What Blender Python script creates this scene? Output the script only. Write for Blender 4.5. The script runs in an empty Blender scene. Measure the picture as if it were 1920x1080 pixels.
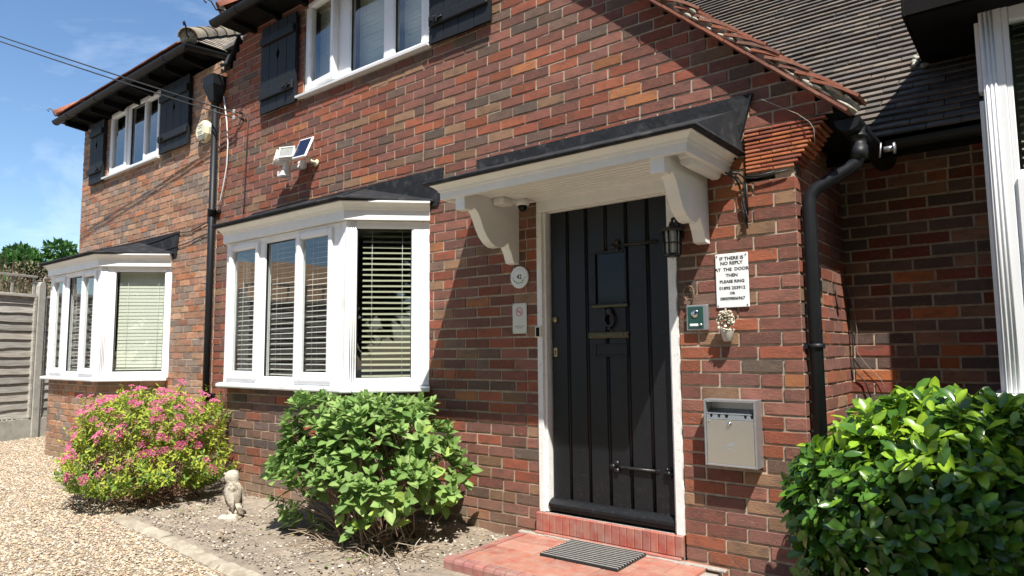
import bpy, math, random
import numpy as np
from mathutils import Vector, Matrix

random.seed(7)
RN = np.random.default_rng(11)
SC = bpy.context.scene
COL = SC.collection
PI = math.pi
R = math.radians

# ---------------------------------------------------------------- camera
YAW, PITCH, ROLL, FPX = 0.668, 0.094, -0.0085, 1270.0
CAM = Vector((0, -3.71, 1.25))
_f = Vector((-math.sin(YAW)*math.cos(PITCH), math.cos(YAW)*math.cos(PITCH), math.sin(PITCH)))
_r0 = Vector((math.cos(YAW), math.sin(YAW), 0)); _u0 = _r0.cross(_f)
_r = _r0*math.cos(ROLL)+_u0*math.sin(ROLL); _u = -_r0*math.sin(ROLL)+_u0*math.cos(ROLL)
cam = bpy.data.objects.new('camera', bpy.data.cameras.new('camera')); COL.objects.link(cam)
cam.matrix_world = Matrix(((_r.x,_u.x,-_f.x,CAM.x),(_r.y,_u.y,-_f.y,CAM.y),(_r.z,_u.z,-_f.z,CAM.z),(0,0,0,1)))
cam.data.sensor_width = 36; cam.data.lens = 36*FPX/1920; cam.data.clip_end = 2000; cam.data.clip_start = .05
SC.camera = cam

# ---------------------------------------------------------------- light, sky, exposure
SUNV = Vector((1.13, -1.0, 2.35)).normalized()
sun = bpy.data.objects.new('sun', bpy.data.lights.new('sun', 'SUN')); COL.objects.link(sun)
sun.data.energy = 5.0; sun.data.angle = R(0.53); sun.data.color = (1, .955, .88)
sun.rotation_euler = SUNV.to_track_quat('Z', 'Y').to_euler(); sun.location = (5, -6, 12)
W = bpy.data.worlds.new('World'); SC.world = W; W.use_nodes = True
wn, wl = W.node_tree.nodes, W.node_tree.links; wn.clear()
wo = wn.new('ShaderNodeOutputWorld'); wb = wn.new('ShaderNodeBackground'); wl.new(wb.outputs[0], wo.inputs[0])
sky = wn.new('ShaderNodeTexSky'); sky.sky_type = 'NISHITA'; sky.sun_disc = False
sky.sun_elevation = math.asin(SUNV.z); sky.sun_rotation = math.atan2(SUNV.x, SUNV.y)
sky.air_density = 1.0; sky.dust_density = .6; sky.ozone_density = 2.0
tc = wn.new('ShaderNodeTexCoord'); mp = wn.new('ShaderNodeMapping'); mp.inputs['Scale'].default_value = (1.2, 1.2, 3.4)
wl.new(tc.outputs['Generated'], mp.inputs[0])
nz = wn.new('ShaderNodeTexNoise'); nz.inputs['Scale'].default_value = 2.3; nz.inputs['Detail'].default_value = 7; nz.inputs['Roughness'].default_value = .62; nz.inputs['Distortion'].default_value = .8
wl.new(mp.outputs[0], nz.inputs['Vector'])
cr = wn.new('ShaderNodeValToRGB'); cr.color_ramp.elements[0].position = .50; cr.color_ramp.elements[1].position = .85
cr.color_ramp.elements[1].color = (.38, .38, .38, 1)
wl.new(nz.outputs['Fac'], cr.inputs[0])
mx = wn.new('ShaderNodeMix'); mx.data_type = 'RGBA'; mx.inputs['B'].default_value = (9.5, 10.0, 10.6, 1)
hs = wn.new('ShaderNodeHueSaturation'); hs.inputs['Saturation'].default_value = 1.12; wl.new(sky.outputs[0], hs.inputs['Color'])
wl.new(cr.outputs[0], mx.inputs['Factor']); wl.new(hs.outputs[0], mx.inputs['A']); wl.new(mx.outputs['Result'], wb.inputs[0])
wb.inputs[1].default_value = 0.11
SC.view_settings.view_transform = 'Standard'; SC.view_settings.look = 'None'
SC.view_settings.exposure = 0.75; SC.view_settings.gamma = 1
try: SC.view_settings.use_curve_mapping = False
except Exception: pass
SC.cycles.max_bounces = 7; SC.cycles.transparent_max_bounces = 12

# ---------------------------------------------------------------- helpers
def pxsize(c, w, h):
    """rough size in photo pixels and whether the point is in frame"""
    d = Vector(c)-CAM; z = d.dot(_f)
    if z < .2: return 0
    x = 960+FPX*d.dot(_r)/z; y = 540-FPX*d.dot(_u)/z
    if x < -30 or x > 1950 or y < -30 or y > 1110: return 0
    return FPX*FPX*w*h/(z*z)

WL = {}
def tagit(o, label=None, cat=None, group=None, kind=None):
    if label: o['label'] = label
    if cat: o['category'] = cat
    if group: o['group'] = group
    if kind: o['kind'] = kind
    return o
def empty(name, loc, label=None, cat=None, group=None, parent=None):
    o = bpy.data.objects.new(name, None); COL.objects.link(o); o.empty_display_size = .1
    WL[o.name] = Vector(loc)
    if parent: o.parent = parent; o.location = Vector(loc)-WL[parent.name]
    else: o.location = loc
    return tagit(o, label, cat, group)
def place(name, me, parent, loc, rotz=0, scale=None, rot=None):
    o = bpy.data.objects.new(name, me); COL.objects.link(o)
    WL[o.name] = Vector(loc)
    if parent: o.parent = parent; o.location = Vector(loc)-WL[parent.name]
    else: o.location = loc
    if rot is not None: o.rotation_euler = rot
    elif rotz: o.rotation_euler = (0, 0, rotz)
    if scale: o.scale = scale
    return o

class MB:
    def __init__(s): s.v=[]; s.f=[]; s.m=[]; s.sm=[]; s.c=[]; s.T=Matrix.Identity(4); s.hascol=False
    def add(s, vs, fs, m=0, smooth=False, col=None):
        b=len(s.v); T=s.T
        for p in vs: s.v.append(tuple(T@Vector(p)))
        c = col or (1,1,1)
        if col: s.hascol=True
        s.c += [c]*len(vs)
        for f in fs: s.f.append(tuple(b+i for i in f)); s.m.append(m); s.sm.append(smooth)
    def box(s, x0,y0,z0,x1,y1,z1, m=0, bev=0.0, col=None):
        if x0>x1: x0,x1=x1,x0
        if y0>y1: y0,y1=y1,y0
        if z0>z1: z0,z1=z1,z0
        if not bev:
            s.add([(x0,y0,z0),(x1,y0,z0),(x1,y1,z0),(x0,y1,z0),(x0,y0,z1),(x1,y0,z1),(x1,y1,z1),(x0,y1,z1)],
                  [(0,3,2,1),(4,5,6,7),(0,1,5,4),(1,2,6,5),(2,3,7,6),(3,0,4,7)], m, False, col); return
        b=min(bev,(x1-x0)*.45,(y1-y0)*.45,(z1-z0)*.45)
        P=[]; idx={}
        for i,(X,sx) in enumerate(((x0,1),(x1,-1))):
            for j,(Y,sy) in enumerate(((y0,1),(y1,-1))):
                for k,(Z,sz) in enumerate(((z0,1),(z1,-1))):
                    for a in range(3):
                        p=[X+sx*b,Y+sy*b,Z+sz*b]; p[a]=(X,Y,Z)[a]
                        idx[(i,j,k,a)]=len(P); P.append(tuple(p))
        F=[]
        g=lambda i,j,k,a: idx[(i,j,k,a)]
        for i in (0,1):
            q=[g(i,0,0,0),g(i,0,1,0),g(i,1,1,0),g(i,1,0,0)]; F.append(q if i==0 else q[::-1])
            q=[g(0,i,0,1),g(1,i,0,1),g(1,i,1,1),g(0,i,1,1)]; F.append(q if i==0 else q[::-1])
            q=[g(0,0,i,2),g(0,1,i,2),g(1,1,i,2),g(1,0,i,2)]; F.append(q if i==0 else q[::-1])
        for i in (0,1):
            for j in (0,1):
                F.append([g(i,j,0,0),g(i,j,1,0),g(i,j,1,1),g(i,j,0,1)])
                F.append([g(i,0,j,0),g(i,1,j,0),g(i,1,j,2),g(i,0,j,2)])
                F.append([g(0,i,j,1),g(1,i,j,1),g(1,i,j,2),g(0,i,j,2)])
                for k in (0,1): F.append([g(i,j,k,0),g(i,j,k,1),g(i,j,k,2)])
        s.add(P,F,m,False,col)
    def prism(s, poly, d0, d1, m=0, axis='y', col=None):
        """poly in (a,b) extruded along axis: y -> (a,d,b); x -> (d,a,b); z -> (a,b,d)"""
        n=len(poly)
        def P(a,b,d): return (a,d,b) if axis=='y' else ((d,a,b) if axis=='x' else (a,b,d))
        vs=[P(a,b,d0) for a,b in poly]+[P(a,b,d1) for a,b in poly]
        fs=[tuple(range(n))[::-1],tuple(range(n,2*n))]+[(i,(i+1)%n,n+(i+1)%n,n+i) for i in range(n)]
        s.add(vs,fs,m,False,col)
    def tube(s, pts, r, seg=8, m=0, caps=True, smooth=True, col=None):
        pts=[Vector(p) for p in pts]; n=len(pts); rr=r if isinstance(r,(list,tuple)) else [r]*n
        vs=[]; up=None
        for i,p in enumerate(pts):
            t=(pts[min(i+1,n-1)]-pts[max(i-1,0)]).normalized()
            if up is None: up=Vector((0,0,1)) if abs(t.z)<.9 else Vector((1,0,0))
            a=t.cross(up).normalized(); b=a.cross(t).normalized(); up=b
            for k in range(seg):
                an=2*PI*k/seg; vs.append(p+(a*math.cos(an)+b*math.sin(an))*rr[i])
        fs=[(i*seg+k,i*seg+(k+1)%seg,(i+1)*seg+(k+1)%seg,(i+1)*seg+k) for i in range(n-1) for k in range(seg)]
        if caps: fs+= [tuple(range(seg)), tuple((n-1)*seg+k for k in range(seg))[::-1]]
        s.add(vs,fs,m,smooth,col)
    def lathe(s, prof, c, seg=16, m=0, axis='z', smooth=True, col=None):
        vs=[]; n=len(prof)
        for r_,h in prof:
            for k in range(seg):
                a=2*PI*k/seg; x,y=r_*math.cos(a),r_*math.sin(a)
                vs.append((c[0]+x,c[1]+y,c[2]+h) if axis=='z' else ((c[0]+x,c[1]+h,c[2]+y) if axis=='y' else (c[0]+h,c[1]+x,c[2]+y)))
        fs=[(i*seg+k,i*seg+(k+1)%seg,(i+1)*seg+(k+1)%seg,(i+1)*seg+k) for i in range(n-1) for k in range(seg)]
        fs+=[tuple(range(seg))[::-1],tuple((n-1)*seg+k for k in range(seg))]
        s.add(vs,fs,m,smooth,col)
    def sweep(s, path, prof, m=0, closed_ends=True, smooth=False):
        """path list of (x,y); prof list of (out,z), out along the right hand normal of the path"""
        n=len(path); k=len(prof); P=[Vector((a,b)) for a,b in path]; vs=[]
        for i in range(n):
            d0=(P[i]-P[i-1]).normalized() if i else (P[1]-P[0]).normalized()
            d1=(P[i+1]-P[i]).normalized() if i<n-1 else d0
            n0=Vector((d0.y,-d0.x)); n1=Vector((d1.y,-d1.x)); b=(n0+n1); b=b/max(.2,b.dot(n0)) if b.length>1e-6 else n0
            for o,z in prof: q=P[i]+b*o; vs.append((q.x,q.y,z))
        fs=[(i*k+j,(i+1)*k+j,(i+1)*k+(j+1)%k,i*k+(j+1)%k) for i in range(n-1) for j in range(k)]
        if closed_ends: fs+=[tuple(range(k)),tuple((n-1)*k+j for j in range(k))[::-1]]
        s.add(vs,fs,m,smooth)
    def mesh(s, name, mats, off=(0,0,0)):
        me=bpy.data.meshes.new(name); o=Vector(off)
        me.from_pydata([tuple(Vector(p)-o) for p in s.v],[],s.f)
        for mt in (mats if isinstance(mats,(list,tuple)) else [mats]): me.materials.append(mt)
        me.polygons.foreach_set('material_index', s.m); me.polygons.foreach_set('use_smooth', s.sm)
        if s.hascol:
            a=me.color_attributes.new('col','FLOAT_COLOR','POINT')
            arr=np.ones((len(s.v),4),dtype=np.float32); arr[:,:3]=np.array(s.c,dtype=np.float32); a.data.foreach_set('color',arr.ravel())
        me.validate(); me.update()
        return me
    def build(s, name, mats, parent=None, label=None, cat=None, group=None, kind=None, fixn=True):
        A=np.array(s.v); lo=A.min(0); hi=A.max(0); off=((lo[0]+hi[0])/2,(lo[1]+hi[1])/2,lo[2])
        me=s.mesh(name,mats,off)
        if fixn:
            import bmesh
            bm=bmesh.new(); bm.from_mesh(me); bmesh.ops.recalc_face_normals(bm,faces=bm.faces); bm.to_mesh(me); bm.free()
        o=place(name,me,parent,off)
        return tagit(o,label,cat,group,kind)

def np_mesh(name, V, F, mats, colr=None, midx=None, smooth=False):
    """fast mesh from arrays: V (n,3), F (m,k)"""
    me=bpy.data.meshes.new(name); k=F.shape[1]
    me.vertices.add(len(V)); me.vertices.foreach_set('co',V.astype(np.float32).ravel())
    me.loops.add(F.size); me.loops.foreach_set('vertex_index',F.astype(np.int32).ravel())
    me.polygons.add(len(F)); me.polygons.foreach_set('loop_start',np.arange(0,F.size,k,dtype=np.int32))
    me.polygons.foreach_set('loop_total',np.full(len(F),k,dtype=np.int32))
    for mt in (mats if isinstance(mats,(list,tuple)) else [mats]): me.materials.append(mt)
    if midx is not None: me.polygons.foreach_set('material_index',midx.astype(np.int32))
    me.polygons.foreach_set('use_smooth',np.full(len(F),bool(smooth)))
    if colr is not None:
        a=me.color_attributes.new('col','FLOAT_COLOR','POINT')
        arr=np.ones((len(V),4),dtype=np.float32); arr[:,:3]=colr; a.data.foreach_set('color',arr.ravel())
    me.update(calc_edges=True); me.validate()
    return me

# ---------------------------------------------------------------- materials
def mk(name, col=(.5,.5,.5), rough=.6, metal=0., var=.15, vs=6., bump=.2, bs=60., attr=False, spec=.5, coat=0., col2=None, c2s=3., c2lo=.45, c2hi=.65, detail=5, trans=0., dist=.004, stretch=None, dustz=None):
    m=bpy.data.materials.new(name); m.use_nodes=True; n=m.node_tree.nodes; l=m.node_tree.links; n.clear()
    out=n.new('ShaderNodeOutputMaterial'); b=n.new('ShaderNodeBsdfPrincipled'); l.new(b.outputs[0],out.inputs[0])
    b.inputs['Roughness'].default_value=rough; b.inputs['Metallic'].default_value=metal
    b.inputs['Specular IOR Level'].default_value=spec; b.inputs['Coat Weight'].default_value=coat
    geo=n.new('ShaderNodeNewGeometry'); pos=geo.outputs['Position']
    if stretch:
        q=n.new('ShaderNodeMapping'); q.inputs['Scale'].default_value=stretch; l.new(pos,q.inputs[0]); pos=q.outputs[0]
    if attr:
        a=n.new('ShaderNodeAttribute'); a.attribute_name='col'; src=a.outputs['Color']
    else:
        a=n.new('ShaderNodeRGB'); a.outputs[0].default_value=(*col,1); src=a.outputs[0]
    def noise(sc,det=detail,ro=.6):
        t=n.new('ShaderNodeTexNoise'); t.inputs['Scale'].default_value=sc; t.inputs['Detail'].default_value=det; t.inputs['Roughness'].default_value=ro; l.new(pos,t.inputs['Vector']); return t.outputs['Fac']
    if col2 is not None:
        rp=n.new('ShaderNodeMapRange'); rp.inputs['From Min'].default_value=c2lo; rp.inputs['From Max'].default_value=c2hi; l.new(noise(c2s),rp.inputs['Value'])
        x=n.new('ShaderNodeMix'); x.data_type='RGBA'; x.inputs['B'].default_value=(*col2,1); l.new(rp.outputs[0],x.inputs['Factor']); l.new(src,x.inputs['A']); src=x.outputs['Result']
    if var:
        rp=n.new('ShaderNodeMapRange'); rp.inputs['From Min'].default_value=.25; rp.inputs['From Max'].default_value=.75
        rp.inputs['To Min'].default_value=1-var; rp.inputs['To Max'].default_value=1+var; l.new(noise(vs),rp.inputs['Value'])
        x=n.new('ShaderNodeVectorMath'); x.operation='SCALE'; l.new(src,x.inputs[0]); l.new(rp.outputs[0],x.inputs['Scale']); src=x.outputs[0]
    if dustz:
        sz=n.new('ShaderNodeSeparateXYZ'); l.new(geo.outputs['Position'],sz.inputs[0])
        r1=n.new('ShaderNodeMapRange'); r1.inputs['From Min'].default_value=dustz[0]; r1.inputs['From Max'].default_value=dustz[1]; r1.inputs['To Min'].default_value=1; r1.inputs['To Max'].default_value=0; l.new(sz.outputs['Z'],r1.inputs['Value'])
        r2=n.new('ShaderNodeMapRange'); r2.inputs['From Min'].default_value=.56; r2.inputs['From Max'].default_value=.80; l.new(noise(45,6,.75),r2.inputs['Value'])
        mu=n.new('ShaderNodeMath'); mu.operation='MULTIPLY'; l.new(r1.outputs[0],mu.inputs[0]); l.new(r2.outputs[0],mu.inputs[1])
        x=n.new('ShaderNodeMix'); x.data_type='RGBA'; x.inputs['B'].default_value=(.09,.085,.08,1); l.new(mu.outputs[0],x.inputs['Factor']); l.new(src,x.inputs['A']); src=x.outputs['Result']
    l.new(src,b.inputs['Base Color'])
    if bump:
        bp=n.new('ShaderNodeBump'); bp.inputs['Strength'].default_value=bump; bp.inputs['Distance'].default_value=dist; l.new(noise(bs,6,.65),bp.inputs['Height']); l.new(bp.outputs[0],b.inputs['Normal'])
    if trans:
        tr=n.new('ShaderNodeBsdfTranslucent'); l.new(src,tr.inputs[0]); ms=n.new('ShaderNodeMixShader'); ms.inputs[0].default_value=trans
        l.new(b.outputs[0],ms.inputs[1]); l.new(tr.outputs[0],ms.inputs[2]); l.new(ms.outputs[0],out.inputs[0])
    m['_src']=1
    return m

def brick_mat():
    m=bpy.data.materials.new('brick_face'); m.use_nodes=True; n=m.node_tree.nodes; l=m.node_tree.links; n.clear()
    out=n.new('ShaderNodeOutputMaterial'); b=n.new('ShaderNodeBsdfPrincipled'); l.new(b.outputs[0],out.inputs[0])
    b.inputs['Roughness'].default_value=.9; b.inputs['Specular IOR Level'].default_value=.25
    geo=n.new('ShaderNodeNewGeometry'); a=n.new('ShaderNodeAttribute'); a.attribute_name='col'
    def noise(sc,det,ro=.6,stretch=None):
        t=n.new('ShaderNodeTexNoise'); t.inputs['Scale'].default_value=sc; t.inputs['Detail'].default_value=det; t.inputs['Roughness'].default_value=ro
        if stretch:
            q=n.new('ShaderNodeMapping'); q.inputs['Scale'].default_value=stretch; l.new(geo.outputs['Position'],q.inputs[0]); l.new(q.outputs[0],t.inputs['Vector'])
        else: l.new(geo.outputs['Position'],t.inputs['Vector'])
        return t.outputs['Fac']
    def rng(v,a0,a1,b0,b1):
        r_=n.new('ShaderNodeMapRange'); r_.inputs['From Min'].default_value=a0; r_.inputs['From Max'].default_value=a1; r_.inputs['To Min'].default_value=b0; r_.inputs['To Max'].default_value=b1; l.new(v,r_.inputs['Value']); return r_.outputs[0]
    def mix(f,A,B):
        x=n.new('ShaderNodeMix'); x.data_type='RGBA'; l.new(f,x.inputs['Factor']); l.new(A,x.inputs['A'])
        if isinstance(B,tuple): x.inputs['B'].default_value=(*B,1)
        else: l.new(B,x.inputs['B'])
        return x.outputs['Result']
    c=a.outputs['Color']
    c=mix(rng(noise(9,4,.65,(1,1,2.0)),.47,.70,0,.6),c,(.10,.07,.058))       # burnt patches
    c=mix(rng(noise(34,4,.7),.53,.72,0,.5),c,(.34,.2,.13))                 # pale sandy flecks
    c=mix(rng(noise(150,3,.7),.6,.72,0,.7),c,(.05,.035,.03))               # pits
    # soil splash low on the wall
    sx=n.new('ShaderNodeSeparateXYZ'); l.new(geo.outputs['Position'],sx.inputs[0])
    h=n.new('ShaderNodeMath'); h.operation='MULTIPLY_ADD'; h.inputs[1].default_value=.35; l.new(noise(5,4),h.inputs[0]); l.new(sx.outputs['Z'],h.inputs[2])
    sp=rng(h.outputs[0],.24,.46,.75,0); sp.node.clamp=True
    xm=rng(sx.outputs['X'],-2.6,-3.6,0.1,1)
    mm=n.new('ShaderNodeMath'); mm.operation='MULTIPLY'; l.new(sp,mm.inputs[0]); l.new(xm,mm.inputs[1])
    c=mix(mm.outputs[0],c,(.33,.25,.17))
    sc_=n.new('ShaderNodeVectorMath'); sc_.operation='SCALE'; sc_.inputs['Scale'].default_value=.93; l.new(c,sc_.inputs[0]); c=sc_.outputs[0]
    l.new(c,b.inputs['Base Color'])
    ad=n.new('ShaderNodeMath'); ad.operation='MULTIPLY_ADD'; ad.inputs[1].default_value=1.1; l.new(noise(170,5,.7),ad.inputs[0]); l.new(noise(60,5,.7,(1,1,1.4)),ad.inputs[2])
    bp=n.new('ShaderNodeBump'); bp.inputs['Strength'].default_value=.9; bp.inputs['Distance'].default_value=.005; l.new(ad.outputs[0],bp.inputs['Height']); l.new(bp.outputs[0],b.inputs['Normal'])
    return m

def glass_mat():
    m=bpy.data.materials.new('window_glass'); m.use_nodes=True; n=m.node_tree.nodes; l=m.node_tree.links; n.clear()
    out=n.new('ShaderNodeOutputMaterial'); g=n.new('ShaderNodeBsdfGlossy'); g.inputs['Roughness'].default_value=.01; g.inputs['Color'].default_value=(.95,.98,1,1)
    t=n.new('ShaderNodeBsdfTransparent'); t.inputs[0].default_value=(.97,.985,.975,1)
    fr=n.new('ShaderNodeFresnel'); fr.inputs['IOR'].default_value=1.52
    k=n.new('ShaderNodeMath'); k.operation='MULTIPLY_ADD'; k.inputs[1].default_value=1.7; k.inputs[2].default_value=.03; k.use_clamp=True; l.new(fr.outputs[0],k.inputs[0])
    gb=n.new('ShaderNodeNewGeometry'); iv_=n.new('ShaderNodeMath'); iv_.operation='SUBTRACT'; iv_.inputs[0].default_value=1; l.new(gb.outputs['Backfacing'],iv_.inputs[1])
    kk=n.new('ShaderNodeMath'); kk.operation='MULTIPLY'; l.new(k.outputs[0],kk.inputs[0]); l.new(iv_.outputs[0],kk.inputs[1]); k=kk
    nz=n.new('ShaderNodeTexNoise'); nz.inputs['Scale'].default_value=1.6; nz.inputs['Detail'].default_value=1
    geo=n.new('ShaderNodeNewGeometry'); l.new(geo.outputs['Position'],nz.inputs['Vector'])
    bp=n.new('ShaderNodeBump'); bp.inputs['Strength'].default_value=.25; bp.inputs['Distance'].default_value=.01; l.new(nz.outputs['Fac'],bp.inputs['Height']); l.new(bp.outputs[0],g.inputs['Normal'])
    x=n.new('ShaderNodeMixShader'); l.new(k.outputs[0],x.inputs[0]); l.new(t.outputs[0],x.inputs[1]); l.new(g.outputs[0],x.inputs[2]); l.new(x.outputs[0],out.inputs[0])
    return m

M=dict(
 wmortar=mk('pale_mortar',(.56,.47,.37),.95,var=.25,vs=30,bump=.5,bs=120,col2=(.42,.34,.26),c2s=3),
 brick=brick_mat(), glass=glass_mat(),
 mortar=mk('mortar',(.44,.36,.27),.95,var=.3,vs=30,bump=.5,bs=120,col2=(.26,.21,.16),c2s=3),
 upvc=mk('white_upvc',(.82,.83,.84),.3,var=.03,bump=.02,bs=4,spec=.45,col2=(.70,.70,.68),c2s=7,c2lo=.56,c2hi=.8),
 wpaint=mk('white_gloss_paint',(.82,.82,.8),.32,var=.04,vs=9,bump=.08,bs=35,stretch=(1,1,1)),
 oldpaint=mk('weathered_white_paint',(.78,.78,.76),.45,var=.08,vs=15,bump=.35,bs=50,col2=(.45,.42,.38),c2s=40,c2lo=.62,c2hi=.7),
 lead=mk('lead_sheet',(.020,.021,.024),.75,spec=.2,metal=.0,var=.3,vs=7,bump=.35,bs=14,dist=.02,col2=(.065,.065,.065),c2s=11,c2lo=.52,c2hi=.75),
 blackpaint=mk('black_door_paint',(.010,.011,.013),.42,spec=.35,var=.12,vs=12,bump=.25,bs=70,dustz=(.2,.55),col2=(.025,.025,.026),c2s=25,c2lo=.6,c2hi=.8),
 shutter=mk('dark_shutter_paint',(.012,.014,.017),.6,spec=.3,var=.2,vs=15,bump=.25,bs=40,stretch=(3,3,.6)),
 iron=mk('black_iron',(.02,.02,.021),.35,metal=.3,var=.2,bump=.4,bs=70),
 pipe=mk('black_pipe_plastic',(.010,.011,.013),.5,spec=.3,var=.15,vs=5,bump=.05,bs=20),
 darkwood=mk('dark_timber',(.007,.0065,.0065),.85,spec=.15,var=.3,bump=.3),
 tile=mk('roof_tile',attr=True,rough=.9,var=.25,vs=18,bump=.5,bs=70,spec=.2,col2=(.06,.055,.05),c2s=9,c2lo=.55,c2hi=.75),
 redtile=mk('red_clay_tile',attr=True,rough=.85,var=.2,vs=25,bump=.4,bs=90,spec=.25,col2=(.2,.06,.035),c2s=22,c2lo=.55,c2hi=.72),
 quarry=mk('quarry_tile',attr=True,rough=.6,var=.15,vs=20,bump=.25,bs=60,col2=(.36,.25,.195),c2s=11,c2lo=.34,c2hi=.80),
 cement=mk('cement',(.36,.33,.29),.95,var=.2,vs=20,bump=.7,bs=60,dist=.01),
 lichen=mk('verge_mortar',(.42,.4,.33),.95,var=.3,vs=30,bump=1.,bs=60,dist=.012,col2=(.25,.22,.15),c2s=18),
 kerbc=mk('kerb_concrete',(.40,.36,.28),.95,var=.2,vs=10,bump=.8,bs=40,dist=.012,col2=(.27,.22,.16),c2s=6,c2lo=.4,c2hi=.65),
 concrete=mk('concrete',(.38,.37,.33),.92,var=.18,vs=12,bump=.5,bs=60,col2=(.22,.22,.17),c2s=5,c2lo=.5,c2hi=.8),
 soil=mk('dry_soil',(.32,.265,.205),.98,var=.3,vs=6,bump=1.,bs=35,dist=.03,col2=(.25,.20,.15),c2s=14,c2lo=.5,c2hi=.7),
 gravelbed=mk('gravel_bed',(.36,.295,.215),.98,var=.35,vs=40,bump=1.,bs=90,dist=.02),
 stone=mk('gravel_stone',attr=True,rough=.8,var=.15,vs=60,bump=.2,bs=150),
 fence=mk('grey_fence_board',attr=True,rough=.9,var=.4,vs=9,bump=.9,bs=30,stretch=(.5,.5,6),col2=(.17,.155,.13),c2s=2,c2lo=.5,c2hi=.8),
 leaf=mk('leaf_matt',attr=True,rough=.55,var=.3,vs=14,bump=.3,bs=70,trans=.32,spec=.3),
 glossleaf=mk('leaf_glossy',attr=True,rough=.26,var=.25,vs=14,bump=.15,bs=40,trans=.25,spec=.55),
 flower=mk('pink_flower',attr=True,rough=.8,var=.2,vs=50,bump=0,trans=.3),
 twig=mk('twig_bark',attr=True,rough=.9,var=.25,vs=40,bump=.3,bs=90),
 steel=mk('brushed_steel',(.62,.6,.55),.34,metal=.9,var=.06,vs=4,bump=.05,bs=300,stretch=(.1,1,1)),
 steelframe=mk('grey_steel_edge',(.42,.43,.44),.38,metal=.7,var=.1,bump=.05),
 galv=mk('pale_steel_lip',(.45,.5,.56),.3,metal=.7,var=.06,bump=.05),
 brass=mk('worn_brass',(.42,.34,.18),.35,metal=.85,var=.25,vs=30,bump=.2),
 dullbrass=mk('tarnished_brass',(.1,.09,.05),.45,metal=.6,var=.25,vs=30,bump=.3),
 chrome=mk('chrome',(.6,.6,.6),.15,metal=1,var=0,bump=0),
 plastic=mk('white_plastic',(.78,.78,.76),.4,var=.04,bump=.03),
 cream=mk('cream_plastic',(.74,.70,.50),.45,var=.06,bump=.03),
 sign=mk('sign_white',(.82,.84,.85),.35,var=.03,bump=.02),
 ink=mk('sign_ink',(.015,.015,.018),.5,var=0,bump=0),
 greyink=mk('faded_ink',(.2,.2,.2),.6,var=0,bump=0),
 plaque=mk('cream_plaque',(.62,.63,.56),.5,var=.04,bump=.05),
 pinkink=mk('faded_red_ink',(.5,.16,.2),.5,var=.1,bump=0),
 greenink=mk('green_garland',(.12,.26,.08),.6,var=.3,vs=80,bump=0),
 ceramic=mk('glazed_ceramic',(.72,.74,.74),.2,var=.04,bump=.03),
 solar=mk('solar_cell',(.012,.016,.045),.12,var=.15,vs=50,bump=0),
 lens=mk('clear_lens',(.35,.36,.33),.1,var=.3,vs=60,bump=.5,bs=60),
 darkglass=mk('dark_glass',(.006,.007,.012),.06,spec=.22,var=0,bump=.02,bs=3),
 interg=mk('intercom_green',(.02,.07,.06),.2,var=.1,bump=.02),
 slatA=mk('cream_slat',(.31,.31,.22),.5,var=.04,bump=.02),
 slatB=mk('grey_slat',(.56,.56,.52),.5,var=.04,bump=.02),
 slatC=mk('pale_slat',(.58,.60,.51),.5,var=.03,bump=.02),
 room=mk('room_plaster',(.16,.15,.14),.9,var=.1,bump=0),
 roomfloor=mk('room_floor',(.08,.06,.05),.8,var=.2,bump=0),
 stonefig=mk('weathered_stone',(.52,.47,.38),.9,var=.2,vs=30,bump=1.,bs=90,dist=.01,col2=(.14,.10,.065),c2s=13,c2lo=.50,c2hi=.62),
 potclay=mk('pale_pot',(.5,.46,.4),.85,var=.12,bump=.2),
 dryflower=mk('dry_flower',attr=True,rough=.9,var=.2,vs=60,bump=0),
 rubber=mk('black_rubber',(.02,.02,.02),.7,var=.2,bump=.3),
 bristle=mk('grey_bristle',(.27,.26,.24),.95,var=.3,vs=60,bump=.6,bs=300,dist=.004),
 cable=mk('black_cable',(.02,.02,.02),.5,var=0,bump=0),
 potw=mk('old_wire',(.30,.27,.22),.7,var=.1,bump=0),
 wcable=mk('white_cable',(.7,.7,.68),.5,var=0,bump=0),
 render_wall=mk('pale_render',(.55,.5,.42),.9,var=.1,bump=.2),
 asphalt=mk('asphalt',(.06,.06,.06),.95,var=.2,vs=20,bump=.6,bs=80),
 bark=mk('tree_bark',(.11,.085,.06),.95,var=.3,vs=12,bump=.8,bs=30,dist=.02),
)

# ================================================================ SETTING: ground
def ground():
    g=MB(); n=40
    g.box(-70,-60,-.3,70,60,0)
    g.build('gravel_ground',M['gravelbed'],kind='structure')
    # garden soil between kerb and wall, gently mounded
    xs=np.linspace(-5.6,-1.7,62); ys=np.linspace(0,1,26)
    V=[];F=[]
    for i,x in enumerate(xs):
        yk=np.interp(x,[-5.62,-4.62,-3.9,-1.7],[-1.38,-1.46,-1.5,-1.68])+.0
        for j,t in enumerate(ys):
            y=yk+(0.2-yk)*t
            z=.006+.036*math.sin(PI*min(1,t*1.2))**.7+.012*math.sin(x*9+y*5)+.010*math.sin(x*23-y*17)+.008*RN.random()
            if x>-3.5: z=z*max(.0,min(1,(-2.95-x)/.5))+.003+.003*RN.random()
            V.append((x,y,z))
    ny=len(ys)
    for i in range(len(xs)-1):
        for j in range(ny-1): F.append((i*ny+j,(i+1)*ny+j,(i+1)*ny+j+1,i*ny+j+1))
    # strip along the wall further left (under the pink shrub)
    me=np_mesh('garden_soil',np.array(V),np.array(F),M['soil'],smooth=True)
    o=place('garden_soil',me,None,(0,0,0)); o['kind']='structure'
    s=MB(); s.box(-7.5,-1.25,-.05,-5.6,.1,.012); s.build('shrub_bed_soil',M['soil'],kind='structure')
ground()

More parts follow.
